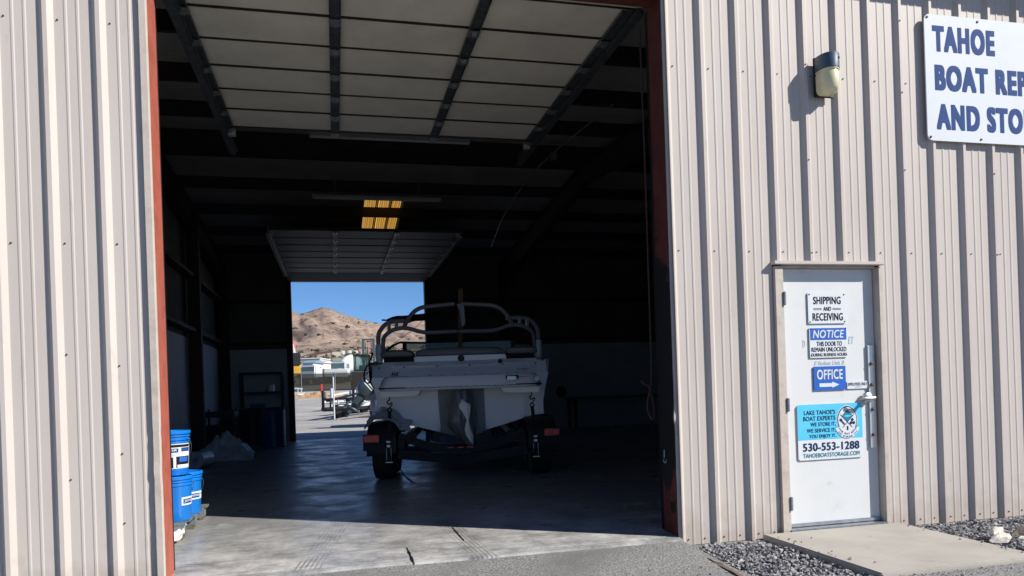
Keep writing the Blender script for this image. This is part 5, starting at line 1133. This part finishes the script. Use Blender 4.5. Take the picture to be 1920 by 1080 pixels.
# batch plant
q = at(655, 680, 330); g = hz_(q); bp_ = thing('batch_plant', 'pale concrete batch plant with silos at the foot of the hill', 'plant', (q.x, q.y, g))
hs = at(655, 657, 330).z - g
for k in range(4): MB().lathe([(1.35, 0), (1.35, hs * (.9 + .08 * (k % 2))), (.6, hs * (.98 + .05 * (k % 2))), (0, hs * (1 + .05 * (k % 2)))], (-3 + k * 2.9, 0, 0), n=14).build('silo', 'concrete', bp_)
MB().box(-7, -3.8, -1.5, 1.5, 0, hs * .7).build('hopper_house', 'concrete', bp_); MB().bar((-7, 0, hs * .92), (-19, 0, hs * .1), 1.0, .9).build('conveyor', 'rust', bp_)
for x in (-10, -14): MB().box(x - .2, x + .2, -.2, .2, 0, hs * (.92 - .82 * (-7 - x) / 12) - .5).build('conveyor_leg', 'rust', bp_)
q = at(622, 690, 190); tag(MB().tube([(q.x, q.y, hz_(q) - .5), (q.x, q.y, at(622, 656, 190).z)], .14, 8).bar((q.x - 1, q.y, at(622, 659, 190).z), (q.x + 1, q.y, at(622, 659, 190).z), .14, .14).build('utility_pole', 'wood', org=(q.x, q.y, hz_(q))), 'thin wooden utility pole in front of the batch plant conveyor', 'utility pole')

# ================================================================== FRONT: rocks and edging
def rock(c, sx, sy, sz, seed, m, label, rz=0):
    rr = random.Random(seed); bm = bmesh.new()
    for k in range(26):
        d = Vector((rr.gauss(0, 1), rr.gauss(0, 1), rr.gauss(0, 1))).normalized() * rr.uniform(.85, 1.1); bm.verts.new((d.x * sx, d.y * sy, max(-.8, min(.75, d.z + .25 * d.x)) * sz))
    bmesh.ops.convex_hull(bm, input=bm.verts); bmesh.ops.delete(bm, geom=[v for v in bm.verts if not v.link_faces], context='VERTS')
    bmesh.ops.subdivide_edges(bm, edges=bm.edges, cuts=2, use_grid_fill=True)
    for v in bm.verts: v.co += Vector((fbm(v.co.x * 30 + seed, v.co.y * 30, v.co.z * 30), fbm(v.co.y * 30, v.co.z * 30 + seed, 3), fbm(v.co.z * 30, v.co.x * 30, seed))) * .004
    me = bpy.data.meshes.new('rock'); bm.to_mesh(me); bm.free(); me.materials.append(M[m]); o = bpy.data.objects.new('rock', me); COL.objects.link(o)
    o.location = c; o.rotation_euler = (0, 0, rz); tag(o, label, 'rock', 'rocks on the gravel bed'); return o
rock((4.71, -.80, -.035), .125, .070, .042, 2.2, 'rock', 'pale flat rock on the gravel right of the landing, nearer of two', .5)
rock((4.79, -.70, -.02), .115, .045, .05, 5.1, 'rock', 'pale thin rock leaning behind the flat pale one', .6)
rock((5.07, -.70, -.05), .13, .08, .085, 8.4, 'rockbrown', 'brown rock on the gravel at the right edge of the photo', .2)
rock((4.93, -.78, -.06), .045, .03, .022, 3.4, 'rock', 'small pale stone between the pale rocks and the brown one', 0)
mb = MB(); mb.loft([[(2.545 + .09 * y - .016 + .006 * fbm(y * 4, 1), y, z) for z in (-.12, -.042 + .01 * fbm(y * 6, 3))] + [(2.545 + .09 * y + .016 + .006 * fbm(y * 4, 7), y, z) for z in (-.045 + .01 * fbm(y * 6, 5), -.12)] for y in [-.04 - 1.32 * k / 30 for k in range(31)]])
tag(mb.build('edging_board', 'wood', org=(2.5, -.6, -.1)), 'weathered wooden edging board between asphalt and gravel', 'board')
